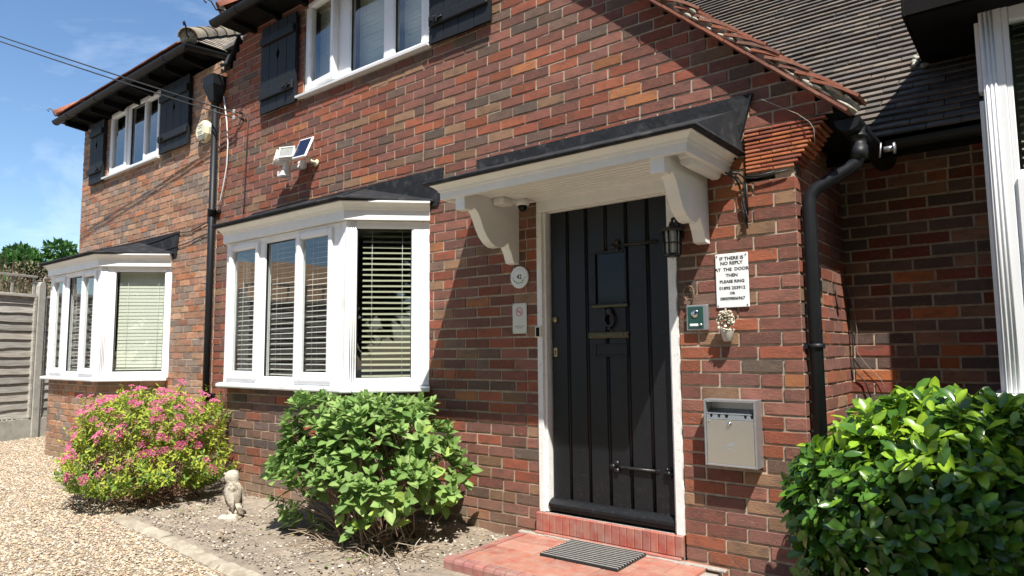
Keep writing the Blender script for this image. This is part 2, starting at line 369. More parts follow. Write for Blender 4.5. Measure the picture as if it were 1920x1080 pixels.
def scatter(name, pts, size, cols, mat, flat=.6, kind='stuff', label=None, cat=None, group=None):
    """irregular little stones, all in one mesh"""
    n=len(pts)
    base=np.array([(1,0,0),(0,1,0),(-1,0,0),(0,-1,0),(0,0,1),(0,0,-1),(.7,.7,.45),(-.7,.5,.5)],float)[:6]
    F0=np.array([(0,1,4),(1,2,4),(2,3,4),(3,0,4),(1,0,5),(2,1,5),(3,2,5),(0,3,5)])
    S=size*(.55+.9*RN.random((n,1)))*np.column_stack([np.ones(n),.6+.35*RN.random(n),flat*(.6+.6*RN.random(n))])
    V=base[None]*S[:,None,:]*(1+.35*(RN.random((n,6,3))-.5))
    V+= .22*size*(RN.random((n,6,3))-.5)
    a=RN.random(n)*2*PI; ca,sa=np.cos(a)[:,None],np.sin(a)[:,None]
    x=V[:,:,0]*ca-V[:,:,1]*sa; y=V[:,:,0]*sa+V[:,:,1]*ca; V[:,:,0]=x; V[:,:,1]=y
    tl=(RN.random(n)-.5)[:,None]*1.0; z=V[:,:,2]*np.cos(tl)+V[:,:,0]*np.sin(tl); V[:,:,2]=z
    V+=pts[:,None,:]
    F=(F0[None]+(np.arange(n)*6)[:,None,None]).reshape(-1,3)
    c=np.array(cols)[RN.integers(0,len(cols),n)]*(.8+.4*RN.random((n,1))); c=np.repeat(c,6,axis=0)
    me=np_mesh(name,V.reshape(-1,3),F,mat,colr=c)
    o=place(name,me,None,(0,0,0)); return tagit(o,label,cat,group,kind)

def kerb_y(x): return np.interp(x,[-5.72,-4.62,-3.9,-1.6],[-1.42,-1.5,-1.55,-1.73])
GC=[(.46,.37,.26),(.52,.44,.33),(.38,.28,.18),(.56,.50,.41),(.42,.32,.22),(.27,.21,.17),(.48,.41,.33),(.46,.34,.21)]
def gravel():
    N=210000
    # more stones close to the camera
    x=-13+RN.random(N)**.8*10.8; y=-3.6+RN.random(N)*4.6
    keep=(y<.6)&~((x>-5.72)&(y>kerb_y(x)-.0))&~(x>-1.65)&~((x>-10.05)&(x<-5.7)&(y>-.45))&~((x>-7.4)&(x<-5.6)&(y>-1.1))&~((x>-10.85)&(y>0))
    # inside the view cone only
    dx,dy=x-CAM.x,y-CAM.y; zc=dx*_f.x+dy*_f.y; xc=dx*_r.x+dy*_r.y
    keep&=(zc>1.2)&(np.abs(xc/zc)<.80)&(zc<11.5)
    x,y,zc=x[keep],y[keep],zc[keep]
    p=np.column_stack([x,y,.002+.006*RN.random(len(x))])
    big=RN.random(len(x))<.18
    scatter('gravel_stones',p[~big],.0075,GC,M['stone'])
    scatter('larger_gravel_stones',p[big],.0115,GC,M['stone'])
    # crumbs and small stones on the soil
    n=2600; x=-5.6+RN.random(n)*2.75; yk=kerb_y(x)+.1; y=yk+RN.random(n)**1.3*(-.1-yk)
    scatter('soil_crumbs',np.column_stack([x,y,.035+.02*RN.random(n)]),.0085,[(.3,.25,.19),(.4,.34,.26),(.22,.17,.12),(.55,.5,.42)],M['stone'])
gravel()

# garden edging kerb
ke=empty('garden_kerb',(-4.4,-1.5,0),'weathered concrete edging kerb between the gravel and the garden soil','kerb')
pts=[(-5.66,-1.41),(-4.74,-1.47),(-3.85,-1.54),(-2.95,-1.61),(-2.05,-1.68)]
for i in range(4):
    a,b=Vector(pts[i]),Vector(pts[i+1]); d=(b-a); L=d.length-.012; k=MB()
    k.T=Matrix.Translation((a.x,a.y,0))@Matrix.Rotation(math.atan2(d.y,d.x)+R((.6,-.8,.5,0)[i]),4,'Z')@Matrix.Rotation(R((1.2,-1,.6,0)[i]),4,'X')
    prof=[(-.055,-.1),(-.058,.012),(-.035,.034),(.025,.036),(.048,.022),(.052,-.1)]
    segs=22
    vs=[];n=len(prof)
    for s_ in range(segs+1):
        for q,(yy,zz) in enumerate(prof): vs.append((L*s_/segs, yy+.010*(RN.random()-.5), zz+(.010*(RN.random()-.5) if zz>0 else 0)))
    fs=[(s_*n+q,(s_+1)*n+q,(s_+1)*n+(q+1)%n,s_*n+(q+1)%n) for s_ in range(segs) for q in range(n)]+[tuple(range(n)),tuple(segs*n+q for q in range(n))]
    k.add(vs,fs); k.build('kerb_stone',M['kerbc'],ke)

# ================================================================ HOUSE
house=empty('brick_house',(-4.2,0,0),'red brick cottage with white bay windows and a black front door under a canopy','house')

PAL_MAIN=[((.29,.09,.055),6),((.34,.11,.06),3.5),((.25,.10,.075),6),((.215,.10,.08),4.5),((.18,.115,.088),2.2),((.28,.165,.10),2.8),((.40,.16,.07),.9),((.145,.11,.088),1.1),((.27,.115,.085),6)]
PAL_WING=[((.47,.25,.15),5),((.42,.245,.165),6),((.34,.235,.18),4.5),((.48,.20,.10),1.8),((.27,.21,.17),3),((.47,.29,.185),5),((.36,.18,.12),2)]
PAL_BASE=[((.30,.11,.07),3),((.17,.12,.105),5),((.22,.125,.10),4),((.34,.10,.055),2.2),((.14,.11,.10),4),((.25,.15,.11),3)]
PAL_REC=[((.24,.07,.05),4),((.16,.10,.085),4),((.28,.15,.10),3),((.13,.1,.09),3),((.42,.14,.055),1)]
VARI=6
_bm_cache={}
def brick_arrays(k, rng):
    def ring(y,ins,j):
        P=[]
        for (x,z) in ((-.5,-.5),(-.17,-.5),(.17,-.5),(.5,-.5),(.5,.5),(.17,.5),(-.17,.5),(-.5,.5)):
            X=x-math.copysign(ins[0],x) if abs(x)>.4 else x
            Z=z-math.copysign(ins[1],z)
            P.append((X+rng.uniform(-1,1)*j*.3,y+rng.uniform(-1,1)*.0012,Z+rng.uniform(-1,1)*j))
        return P
    V=ring(0,(.009,.03),.018)+ring(.0022,(.002,.008),.018)+[(x,.034,z) for x,_,z in ring(.034,(0,0),0)]
    F=[tuple(range(8))]+[(i,(i+1)%8,8+(i+1)%8,8+i)[::-1] for i in range(8)]+[(8+i,8+(i+1)%8,16+(i+1)%8,16+i)[::-1] for i in range(8)]
    return V,F
_rg=random.Random(3)
BARR=[brick_arrays(i,_rg) for i in range(VARI)]
def brick_mesh(vi, col):
    key=(vi,col)
    if key not in _bm_cache:
        V,F=BARR[vi]; mb=MB(); mb.add(V,F,0,False,col); _bm_cache[key]=mb.mesh('brick',M['brick'])
    return _bm_cache[key]
def pick(pal,rng,n=3):
    c=rng.choices([p[0] for p in pal],[p[1] for p in pal])[0]
    q=rng.randrange(n); k=(.82,1.0,1.2)[q]; return tuple(round(v*k,4) for v in c)
ALLB=[]   # collected bricks: (pixel area, wall record, placement)
WALLS=[]
def wall(label, O, rot, iv, z0, z1, pal, phase=0., seed=1, jit=.012, thick=.1, course=.075, snap=.0, mortar=True, close=True):
    rng=random.Random(seed); T=Matrix.Translation((O[0],O[1],0))@Matrix.Rotation(rot,4,'Z')
    mb=MB(); mb.T=T; nb=[]
    k0=int(round(z0/course)); k=k0
    while k*course < z1-.02:
        za,zb=k*course,(k+1)*course; zm=(za+zb)/2; zb_=min(zb,z1)
        for (a,b) in iv(zm):
            if b-a<.02: continue
            mb.box(a+.006,.0058,za,b-.006,.0058+thick,zb_)
            # joints
            j=a-((a-phase-(k%2)*.1125)%.225)
            js=[a]
            while j<b:
                q=j+rng.uniform(-jit,jit)
                if q>a+.05 and q<b-.05: js.append(q)
                if snap and rng.random()<snap:
                    q2=j+.1125+rng.uniform(-jit,jit)*.5
                    if q2>a+.05 and q2<b-.05: js.append(q2)
                j+=.225
            js.append(b)
            for u0,u1 in zip(js[:-1],js[1:]):
                g=.0062
                L=u1-u0-2*g; H=zb_-za-.0122
                if L<.02 or H<.02: continue
                p=T@Vector(((u0+u1)/2,rng.uniform(-.0030,.0016),(za+zb_)/2+rng.uniform(-.0014,.0014)))
                rec=(pxsize(p,L,H),p,L,H,rot,rng.randrange(VARI),pick(pal,rng),rng.uniform(-.006,.006))
                nb.append(rec)
        k+=1
    w=mb.build('wall',M['wmortar' if pal is PAL_WING else 'mortar'],house,label=label,fixn=False)
    WALLS.append((w,nb,T,rot))
    return w

def sub(a,b,holes):
    out=[(a,b)]
    for h0,h1 in holes:
        nx=[]
        for p,q in out:
            if h1<=p or h0>=q: nx.append((p,q)); continue
            if h0>p: nx.append((p,h0))
            if h1<q: nx.append((h1,q))
        out=nx
    return out
def verge_x(z): return -.72-(z-2.444)*1.12
def iv_main(z):
    a,b=-7.0,-1.0
    if z>4.35: a=-6.8+(z-4.35)*.8
    if 2.2<z<2.46: b=-1.262
    elif z>2.46: b=verge_x(z)
    h=[]
    if z<2.28: h.append((-2.70,-1.69))
    if z<2.36: h.append((-6.3,-3.82))
    if 3.68<z<4.6: h.append((-5.46,-3.765))
    return sub(a,b,h)
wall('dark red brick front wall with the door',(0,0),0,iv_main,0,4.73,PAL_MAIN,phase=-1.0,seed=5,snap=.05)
def iv_wing(z):
    h=[]
    if z<2.3: h.append((-10.55,-8.05))
    if 3.65<z<4.56: h.append((-9.975,-8.425))
    return sub(-10.85,-7.003,h)
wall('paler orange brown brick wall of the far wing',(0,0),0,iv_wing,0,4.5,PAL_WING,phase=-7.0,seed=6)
# gable end of the wing, and the return wall beside the door
wall('far end wall of the wing',(-10.85,4.0),-PI/2,lambda z:[(0,4.0)],0,4.5,PAL_WING,seed=8)
wall('side wall turning back beside the downpipe',(-1.0,.0),PI/2,lambda z:[(0,1.04)],0,2.5,PAL_MAIN,phase=.0,seed=9)
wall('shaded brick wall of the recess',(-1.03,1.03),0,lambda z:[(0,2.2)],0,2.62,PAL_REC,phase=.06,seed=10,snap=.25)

def walls_finish():
    allr=[]
    for wi,(w,nb,T,rot) in enumerate(WALLS):
        for r_ in nb: allr.append((r_[0],wi,r_))
    allr.sort(key=lambda t:-t[0])
    single=allr[:300]; rest=allr[300:]
    for _,wi,(a,p,L,H,rot,vi,col,tw) in single:
        o=bpy.data.objects.new('brick',brick_mesh(vi,col)); COL.objects.link(o); w=WALLS[wi][0]
        o.parent=w; o.location=p-WL[w.name]; o.rotation_euler=(0,tw,rot); o.scale=(L,1,H)
    BV=[np.array(v) for v,f in BARR]
    # split faces to quads + ngon (as two quads-ish fan) for speed
    QF=np.array([f for f in BARR[0][1][1:]]); NG=np.array([(0,1,6,7),(1,2,5,6),(2,3,4,5)])
    FQ=np.vstack([NG,QF])
    for wi,(w,nb,T,rot) in enumerate(WALLS):
        rr=[r_[2] for r_ in rest if r_[1]==wi]
        if not rr: continue
        n=len(rr); vi=np.array([r_[5] for r_ in rr]); base=np.stack(BV)[vi]
        S=np.array([(r_[2],1,r_[3]) for r_ in rr]); V=base*S[:,None,:]
        tw=np.array([r_[7] for r_ in rr])[:,None]; x=V[:,:,0]; z=V[:,:,2]; V[:,:,0],V[:,:,2]=x+z*tw,z-x*tw
        c,s_=math.cos(rot),math.sin(rot); X=V[:,:,0]*c-V[:,:,1]*s_; Yy=V[:,:,0]*s_+V[:,:,1]*c
        V=np.stack([X,Yy,V[:,:,2]],axis=2)+np.array([tuple(r_[1]) for r_ in rr])[:,None,:]-np.array(tuple(WL[w.name]))
        F=(FQ[None]+(np.arange(n)*24)[:,None,None]).reshape(-1,4)
        col=np.repeat(np.array([r_[6] for r_ in rr]),24,axis=0)
        me=np_mesh('brickwork',V.reshape(-1,3),F,M['brick'],colr=col)
        o=bpy.data.objects.new('brickwork',me); COL.objects.link(o); o.parent=w; o['kind']='stuff'

# ---------------------------------------------------------------- inside of the house (seen dimly through the panes)
rm=MB()
rm.box(-10.6,2.9,0,-3.1,3.0,4.8); rm.box(-3.1,2.9,0,-1.2,3.0,2.6); rm.box(-10.6,.12,.3,-1.2,2.9,.33,m=1); rm.box(-10.6,.12,2.62,-3.0,2.9,2.72); rm.box(-6.75,.12,.33,-6.65,2.9,4.6); rm.box(-3.0,.12,.33,-2.9,2.9,2.6)
rm.box(-10.7,.12,0,-10.6,3,4.9); rm.box(-1.3,.14,.33,-1.2,2.9,2.6); rm.box(-10.6,.12,4.72,-3.4,1.6,4.76)
rm.build('room_shell',[M['room'],M['roomfloor']],house)

# ---------------------------------------------------------------- windows
def Tm(O,rot): return Matrix.Translation((O[0],O[1],0))@Matrix.Rotation(rot,4,'Z')
def frame_ring(mb,u0,u1,z0,z1,w,d0,d1,bev=.004,wb=None):
    wb=wb or w
    mb.box(u0,d0,z0,u0+w,d1,z1,bev=bev); mb.box(u1-w,d0,z0,u1,d1,z1,bev=bev)
    mb.box(u0+w+.0005,d0+.0005,z1-w,u1-w-.0005,d1,z1-.0003,bev=bev); mb.box(u0+w+.0005,d0+.0005,z0+.0003,u1-w-.0005,d1,z0+wb,bev=bev)
SLATCACHE={}
def slat_mesh(L,mat,w=.044,tilt=0.6):
    key=(round(L,3),mat,tilt)
    if key not in SLATCACHE:
        mb=MB(); P=[];k=5
        for i in range(k):
            t=(i/(k-1)-.5)*w; a=tilt; y=t*math.cos(a); z=t*math.sin(a)+.004*math.cos(PI*(i/(k-1)-.5))
            P.append((y,z))
        poly=[(y,z) for y,z in P]+[(y,z-.0012) for y,z in P[::-1]]
        mb.prism(poly,-L/2,L/2,axis='x'); me=mb.mesh('slat',M[mat]); SLATCACHE[key]=me
    return SLATCACHE[key]
def blind(O,rot,u0,u1,z0,z1,d,mat,label,pitch=.0436,tilt=.6,gap=0.,cat='blind'):
    T=Tm(O,rot); c=T@Vector(((u0+u1)/2,d,z0))
    b=empty('venetian_blind',c,label,cat,group='venetian blinds behind the window panes')
    n=int((z1-z0-gap)/pitch); me=slat_mesh(u1-u0-.012,mat,tilt=tilt)
    rg=random.Random(int(abs(u0)*1000)+int(abs(O[0])*77)+int(z0*10))
    for i in range(n):
        p=T@Vector(((u0+u1)/2,d+rg.uniform(-.001,.001),z1-.05-i*pitch))
        o=place('slat',me,b,p,rot=(0,rg.gauss(0,.005),rot))
    m=MB(); m.T=T; m.box(u0+.004,d-.02,z1-.035,u1-.004,d+.02,z1,bev=.003); m.build('head_rail',M[mat],b)
    zb=z1-.05-n*pitch
    m=MB(); m.T=T; m.box(u0+.006,d-.022,zb-.012,u1-.006,d+.022,zb+.004,bev=.003); m.build('bottom_rail',M[mat],b)
    for f in (.2,.8):
        m=MB(); m.T=T; uu=u0+(u1-u0)*f
        for dd in (-.024,.024): m.tube([(uu,d+dd,z1-.03),(uu,d+dd,zb)],.0014,5)
        m.build('ladder_cord',M['wcable'],b)
def window(label,O,rot,u0,u1,z0,z1,lights,posts,fw=.05,sillout=None,mat='upvc'):
    """lights: (ua,ub,kind) daylight openings 'fixed' or 'casement'; posts: extra mullions (ua,ub)"""
    T=Tm(O,rot); mb=MB(); mb.T=T
    frame_ring(mb,u0,u1,z0,z1,fw,0,.07)
    sp=sorted((a-(.046 if k!='fixed' else .012),b+(.046 if k!='fixed' else .012)) for a,b,k in lights)
    cur=u0+fw-.002
    for a,b in sp+[(u1-fw+.002,9)]:
        if a-cur>.004: mb.box(cur,.0012,z0+fw,a,.07,z1-fw,bev=.003)
        cur=b
    w=mb.build('window',M[mat],house,label=label)
    for (a,b,kind) in lights:
        opened=kind=='open'
        if kind!='fixed':
            sw=.048; s=MB(); s.T=T
            if opened: s.T=T@Matrix.Translation((a-sw,-.02,0))@Matrix.Rotation(-R(5),4,'Z')@Matrix.Translation((-(a-sw),.02,0))
            zz0=z0+.035; zz1=z1-.03
            frame_ring(s,a-sw,b+sw,zz0,zz1,sw,-.02,.045,bev=.006,wb=.062)
            frame_ring(s,a-.004,b+.004,zz0+.055,zz1-sw+.004,.012,-.012,.02,bev=.002)
            so=s.build('sash',M[mat],w)
            g=MB(); g.T=s.T; g.box(a,.012,zz0+.06,b,.016,zz1-sw); g.build('pane',M['glass'],w)
            gk=MB(); gk.T=s.T; frame_ring(gk,a-.001,b+.001,zz0+.061,zz1-sw-.001,.006,-.009,.012,bev=0); gk.build('glazing_gasket',M['ink'],w)
        else:
            s=MB(); s.T=T; frame_ring(s,a-.014,b+.014,z0+fw-.006,z1-fw+.006,.016,.006,.05,bev=.004); s.build('glazing_bead',M[mat],w)
            g=MB(); g.T=T; g.box(a,.03,z0+fw+.008,b,.034,z1-fw-.008); g.build('pane',M['glass'],w)
            gk=MB(); gk.T=T; frame_ring(gk,a+.0015,b-.0015,z0+fw+.009,z1-fw-.009,.005,.012,.03,bev=0); gk.build('glazing_gasket',M['ink'],w)
    return w

# ---------------------------------------------------------------- bay windows
def bay(nm, wl, xl, xr, wr, p, base_p, front_lights, front_posts, side_light, pal, seed, blindmats, base_top=.955):
    path=[(wl,0),(xl,-p),(xr,-p),(wr,0)]
    z0,z1=1.0,2.27
    # brick base under the sill
    q=p-base_p; bx0,bx1=xl+.02,xr-.045
    wall(f'brick base under the {nm} bay window',(0,-base_p),0,lambda z:[(bx0,bx1)],0,base_top,pal,phase=bx0,seed=seed)
    Ls=base_p*math.sqrt(2)
    wall(f'splayed right side of the {nm} bay base',(bx1+.012,-base_p+.0),PI/4,lambda z:[(0.0,Ls)],0,base_top,pal,phase=.03,seed=seed+1)
    wall(f'splayed left side of the {nm} bay base',(bx0-base_p,0),-PI/4,lambda z:[(0.0,Ls-.01)],0,base_top,pal,phase=.03,seed=seed+2)
    # sill
    s=MB(); s.sweep(path,[(-.1,.96),(.035,.96),(.062,.955),(.066,.965),(.066,.985),(.05,.993),(-.02,1.0),(-.1,1.0)],closed_ends=True)
    s.build('window_sill',M['upvc'],house,label=f'white projecting sill of the {nm} bay window')
    # front window, side windows
    window(f'three-light front of the {nm} bay window',(0,-p),0,xl+.02,xr-.02,z0+.001,z1,front_lights,front_posts)
    L=math.hypot(wr-xr,p); a,b=side_light
    ang=math.atan2(p,wr-xr)
    window(f'single-pane right side of the {nm} bay window',(xr,-p),ang,.015,L,z0+.001,z1,[(a,b,'fixed')],[(.055,a-.012),(b+.012,L-.055)] ,fw=.05)
    window(f'left side of the {nm} bay window',(wl,0),-ang,.0,L-.015,z0+.001,z1,[(.12,L-.12,'fixed')],[],fw=.1)
    # corner posts with ribs
    for (cx,sg) in ((xr,1),(xl,-1)):
        c=MB(); ca,sa=math.cos(ang),math.sin(ang)
        c.prism([(cx-sg*.03,-p+.0015),(cx-sg*.004,-p-.004),(cx+sg*.006,-p-.003),(cx+sg*.028*ca,-p+.028*sa-.001),(cx+sg*(.02*ca-.045),-p+.02*sa+.05)],z0+.001,z1-.001,axis='z')
        if sg>0:
            for k in range(3):
                u=.034+k*.017; X,Yy=cx+u*ca,-p+u*sa; c.tube([(X,Yy,z0+.001),(X,Yy,z1)],.0055,6)
        c.build('corner_post',M['upvc'],house)
    # cornice
    s=MB(); s.sweep(path,[(-.06,2.272),(.040,2.272),(.040,2.345),(.050,2.349),(.058,2.368),(.082,2.392),(.098,2.398),(.098,2.412),(-.06,2.412)])
    s.build('cornice',M['wpaint'],house,label=f'white moulded cornice over the {nm} bay window')
    # lead roof: sloping slabs with a rolled edge, upstand flashing on the wall
    o=.125; d=o*math.sqrt(2)
    e=[(wl-o*.41-.03,-.0),(xl-o*.41,-p-o),(xr+o*.41,-p-o),(wr+o*.41+.0,0)]
    zt=2.66; ze=2.428
    k=MB()
    A=[(e[0][0],0,ze),(e[1][0],e[1][1],ze),(e[2][0],e[2][1],ze),(e[3][0],0,ze)]
    B=[(wl+.1,-.004,ze+.02),(xl+.15,-.004,zt),(xr-.0,-.004,zt),(wr+.11,-.004,ze+.02)]
    B=[(e[0][0]+.02,-.002,ze+.01),(xl+.3,-.002,zt),(xr-.35,-.002,zt),(e[3][0]-.0,-.002,ze+.01)]
    vs=A+B+[(x,y,z-.022) for x,y,z in A]
    k.add(vs,[(0,1,5,4),(1,2,6,5),(2,3,7,6),(8,9,1,0),(9,10,2,1),(10,11,3,2),(8,11,10,9)])
    k.tube([(x,y-.004,z-.004) for x,y,z in A],.013,8)
    for t in (.33,.66):
        X0=e[1][0]+(e[2][0]-e[1][0])*t; X1=B[1][0]+(B[2][0]-B[1][0])*t
        k.tube([(X0,e[1][1],ze+.004),(X1,-.01,zt)],.012,6)
    k.tube([A[2],(B[2][0],-.006,zt)],.012,6)
    k.build('bay_roof',M['lead'],house,label=f'dark lead roof over the {nm} bay window')
    f=MB(); f.prism([(wl-.1,2.43),(wr+.1,2.43-.045),(wr+.155,2.675),(xl-.35,2.675)],-.012,-.001); f.build('wall_flashing',M['lead'],house)
    # ceiling of the bay
    h=MB(); h.prism([(wl,0.1),(wl,0),(xl,-p+.07),(xr,-p+.07),(wr,0),(wr,.1)],2.27,2.3,axis='z'); h.build('bay_ceiling',M['room'],house)
    return ang,L

ang2,L2=bay('near',-6.38,-5.93,-4.19,-3.74,.45,.43,
    [(-5.83,-5.44,'casement'),(-5.305,-4.872,'fixed'),(-4.775,-4.40,'casement')],[(-5.385,-5.325),(-4.853,-4.828)],(.078,.498),PAL_BASE,20,None)
ang1,L1=bay('far',-10.65,-10.10,-8.53,-7.98,.55,.53,
    [(-9.95,-9.65,'casement'),(-9.50,-9.08,'fixed'),(-9.0,-8.68,'casement')],[(-9.595,-9.52),(-9.062,-9.052)],(.16,.70),PAL_WING,30,None)
PB=[('wide','slatB')]
blind((0,-.45),0,-5.87,-5.40,1.06,2.26,.10,'slatB','grey white blind behind the left pane of the near bay',tilt=.25)
blind((0,-.45),0,-5.33,-4.85,1.06,2.26,.10,'slatB','grey white blind behind the middle pane of the near bay',tilt=.25)
blind((0,-.45),0,-4.81,-4.36,1.06,2.26,.10,'slatB','grey white blind behind the right front pane of the near bay',tilt=.25)
blind((-4.19,-.45),ang2,.11,.50,1.06,2.26,.10,'slatA','open cream slatted blind in the angled side pane of the near bay',tilt=.5)
blind((0,-.55),0,-9.99,-9.60,1.06,2.26,.10,'slatB','blind behind the leftmost pane of the far bay',tilt=.3)
blind((0,-.55),0,-9.53,-9.05,1.06,2.26,.10,'slatB','blind behind the middle pane of the far bay',tilt=.3)
blind((0,-.55),0,-9.02,-8.64,1.06,2.26,.10,'slatB','blind behind the third front pane of the far bay',tilt=.3)
blind((-8.53,-.55),ang1,.16,.72,1.06,2.26,.10,'slatC','closed pale green blind filling the side pane of the far bay',tilt=1.42,pitch=.040,gap=.06)

# ---------------------------------------------------------------- upper windows with shutters
def upper(label,x0,x1,z0,z1,lights,posts):
    w=window(label,(0,.015),0,x0,x1,z0,z1,lights,posts,fw=.05)
    s=MB(); s.T=Matrix.Translation((0,0,0)); s.prism([(-.055,z0-.028),(-.058,z0-.008),(-.03,z0+.003),(.06,z0+.006),(.06,z0-.028)],x0-.06,x1+.045,axis='x')
    s.build('sill',M['upvc'],w)
upper('upper window of the main front between dark shutters',-5.455,-3.77,3.715,4.64,[(-5.35,-5.0,'open'),(-4.775,-4.33,'fixed'),(-4.185,-3.87,'fixed')],[(-4.9,-4.795),(-4.315,-4.2)])
upper('upper window of the far wing between dark shutters',-9.97,-8.43,3.675,4.56,[(-9.86,-9.46,'casement'),(-9.33,-8.93,'fixed'),(-8.84,-8.52,'casement')],[(-9.40,-9.345),(-8.915,-8.9)])
blind((0,0),0,-5.40,-4.93,3.75,4.6,.14,'slatC','white blind behind the left pane of the main upper window',tilt=1.42,pitch=.040)
blind((0,0),0,-4.80,-4.32,3.75,4.6,.14,'slatC','white blind behind the middle pane of the main upper window',tilt=1.42,pitch=.040)
blind((0,0),0,-4.20,-3.83,3.75,4.6,.14,'slatC','white blind behind the right pane of the main upper window',tilt=1.42,pitch=.040)

def shutter(label,x0,x1,z0,z1,npl,latch_side):
    base=MB(); base.box(x0+.02,-.028,z0+.03,x1-.02,-.004,z1-.03)
    sh=base.build('shutter',M['ink'],house,label=label)
    w=(x1-x0)/npl; zc=z0+(z1-z0)*.62
    for i in range(npl):
        a,b=x0+i*w+.003,x0+(i+1)*w-.003; dz=random.uniform(-.004,.004)
        poly=[(a,z0+dz),(b,z0+dz),(b,z1),(a,z1)]
        if npl%2==0 and i==npl//2-1: poly=[(a,z0+dz),(b,z0+dz),(b,zc-.06),(b-.028,zc),(b,zc+.06),(b,z1),(a,z1)]
        if npl%2==0 and i==npl//2: poly=[(a,z0+dz),(b,z0+dz),(b,z1),(a,z1),(a,zc+.06),(a+.028,zc),(a,zc-.06)]
        m=MB(); m.prism(poly,-.055,-.03); m.build('plank',M['shutter'],sh)
    for zz in (z0+.13,z1-.2):
        m=MB(); m.box(x0+.012,-.083,zz,x1-.012,-.0555,zz+.085,bev=.008); m.build('batten',M['shutter'],sh)
    m=MB(); zz=z0+.17; xl_=x1-.1 if latch_side>0 else x0+.1
    m.tube([(xl_-.07,-.09,zz),(xl_+.07,-.09,zz)],.007,6); m.box(xl_-.02,-.098,zz-.03,xl_+.02,-.083,zz+.03,bev=.003); m.tube([(xl_,-.1,zz+.02),(xl_+.01,-.115,zz),(xl_,-.1,zz-.025)],.006,6)
    m.build('latch',M['iron'],sh)
shutter('dark shutter left of the main upper window',-6.12,-5.52,3.66,4.56,4,1)
shutter('dark shutter right of the main upper window',-3.70,-3.07,3.68,4.6,4,-1)
shutter('dark shutter left of the far wing window',-10.47,-10.02,3.63,4.5,4,1)
shutter('dark shutter right of the far wing window',-8.34,-7.62,3.67,4.5,4,-1)

# ================================================================ DOOR CANOPY
can=MB(); path=[(-3.05,0),(-3.05,-.59),(-1.35,-.59),(-1.35,0)]
can.sweep(path,[(-.03,2.238),(0,2.238),(.002,2.285),(.012,2.288),(.014,2.300),(.035,2.318),(.05,2.325),(.052,2.335),(-.03,2.335)])
canopy=can.build('porch_canopy',M['wpaint'],house,label='white canopy with a moulded edge over the front door')
nb=11
for i in range(nb):
    y0=-.56+i*.56/nb; m=MB(); m.box(-3.02,y0+.003,2.272,-1.38,y0+.56/nb-.003,2.29,bev=.006); m.build('soffit_board',M['wpaint'],canopy)
m=MB(); m.box(-3.03,-.57,2.292,-1.37,-.002,2.33); m.build('canopy_deck',M['darkwood'],canopy)
for xx,lb in ((-2.93,None),(-1.555,None)):
    pr_=[(-.565,2.274),(-.565,2.165),(-.49,2.165),(-.482,2.178),(-.46,2.172),(-.435,2.15),(-.41,2.11),(-.385,2.06),(-.35,2.01),(-.31,1.975),(-.26,1.952),(-.205,1.95),(-.165,1.962),(-.14,1.988),(-.122,1.985),(-.112,1.955),(-.09,1.925),(-.075,1.885),(-.062,1.86),(-.003,1.855),(-.003,2.274)]
    m=MB(); m.prism(pr_,xx,xx+.072,axis='x'); b_=m.build('bracket',M['wpaint'],canopy)
    m=MB(); m.box(xx-.004,-.572,2.158,xx+.076,-.502,2.273,bev=.002); m.build('bracket_block',M['wpaint'],b_)
# lead on the canopy
k=MB(); A=[(-3.13,-.003,2.345),(-3.13,-.66,2.345),(-1.27,-.66,2.345),(-1.27,-.003,2.345)]; B=[(-3.2,-.003,2.66),(-1.3,-.003,2.66)]
k.add([A[0],A[1],A[2],A[3],(-3.16,-.003,2.60),(-1.30,-.003,2.60)]+[(x,y,z-.016) for x,y,z in A],[(0,1,4),(1,2,5,4),(2,3,5),(6,7,1,0),(7,8,2,1),(8,9,3,2),(9,8,7,6)])
k.tube([(x,y-.002,z-.005) for x,y,z in A],.012,8)
k.build('canopy_lead',M['lead'],canopy)
k=MB(); k.prism([(-3.2,2.40),(-1.34,2.40),(-1.315,2.31),(-1.20,2.672),(-3.245,2.668)],-.014,-.001); k.prism([(-1.36,2.33),(-1.31,2.31),(-1.205,2.66),(-1.26,2.6)],-.03,-.012)
k.build('wall_flashing',M['lead'],house,label='black lead flashing on the wall above the door canopy')
k=MB(); k.prism([(-3.16,2.47),(-1.27,2.455),(-1.28,2.475),(-3.1,2.49)],-.020,-.0145); k.build('flashing_seam',M['lead'],house)

# ================================================================ FRONT DOOR
dr=MB(); dr.box(-2.64,.075,.215,-1.755,.10,2.20); door=dr.build('front_door',M['blackpaint'],house,label='black boarded front door with studs of iron and a small pane')
nx=6; w_=.885/nx
for i in range(nx):
    a=-2.64+i*w_
    m=MB()
    if i in (2,3):
        lo,hi=(a+.012,a+w_-.012)
        wl_=(-2.275,-2.065)
        m.box(lo,.052,.216,hi,.0745,1.555,bev=.003); m.box(lo,.052,1.875,hi,.0745,2.199,bev=.003)
        if i==2: m.box(lo,.052,1.555,-2.278,.0745,1.875,bev=.002)
        else: m.box(-2.062,.052,1.555,hi,.0745,1.875,bev=.002)
    else: m.box(a+.012,.052,.216,a+w_-.012,.0745,2.199,bev=.003)
    m.build('door_board',M['blackpaint'],door)
    if i:
        m=MB()
        for dx in (-.009,.0,.009):
            zz=(.216,2.199) if i!=3 else None
            segs=[(.216,2.199)] if i!=3 else [(.216,1.55),(1.88,2.199)]
            for s0,s1 in segs: m.tube([(a+dx,.062-(.004 if dx==0 else 0),s0),(a+dx,.062-(.004 if dx==0 else 0),s1)],.0042,5)
        m.build('cover_bead',M['blackpaint'],door)
m=MB(); frame_ring(m,-2.29,-2.05,1.54,1.89,.016,.044,.06,bev=.003); m.build('pane_frame',M['blackpaint'],door)
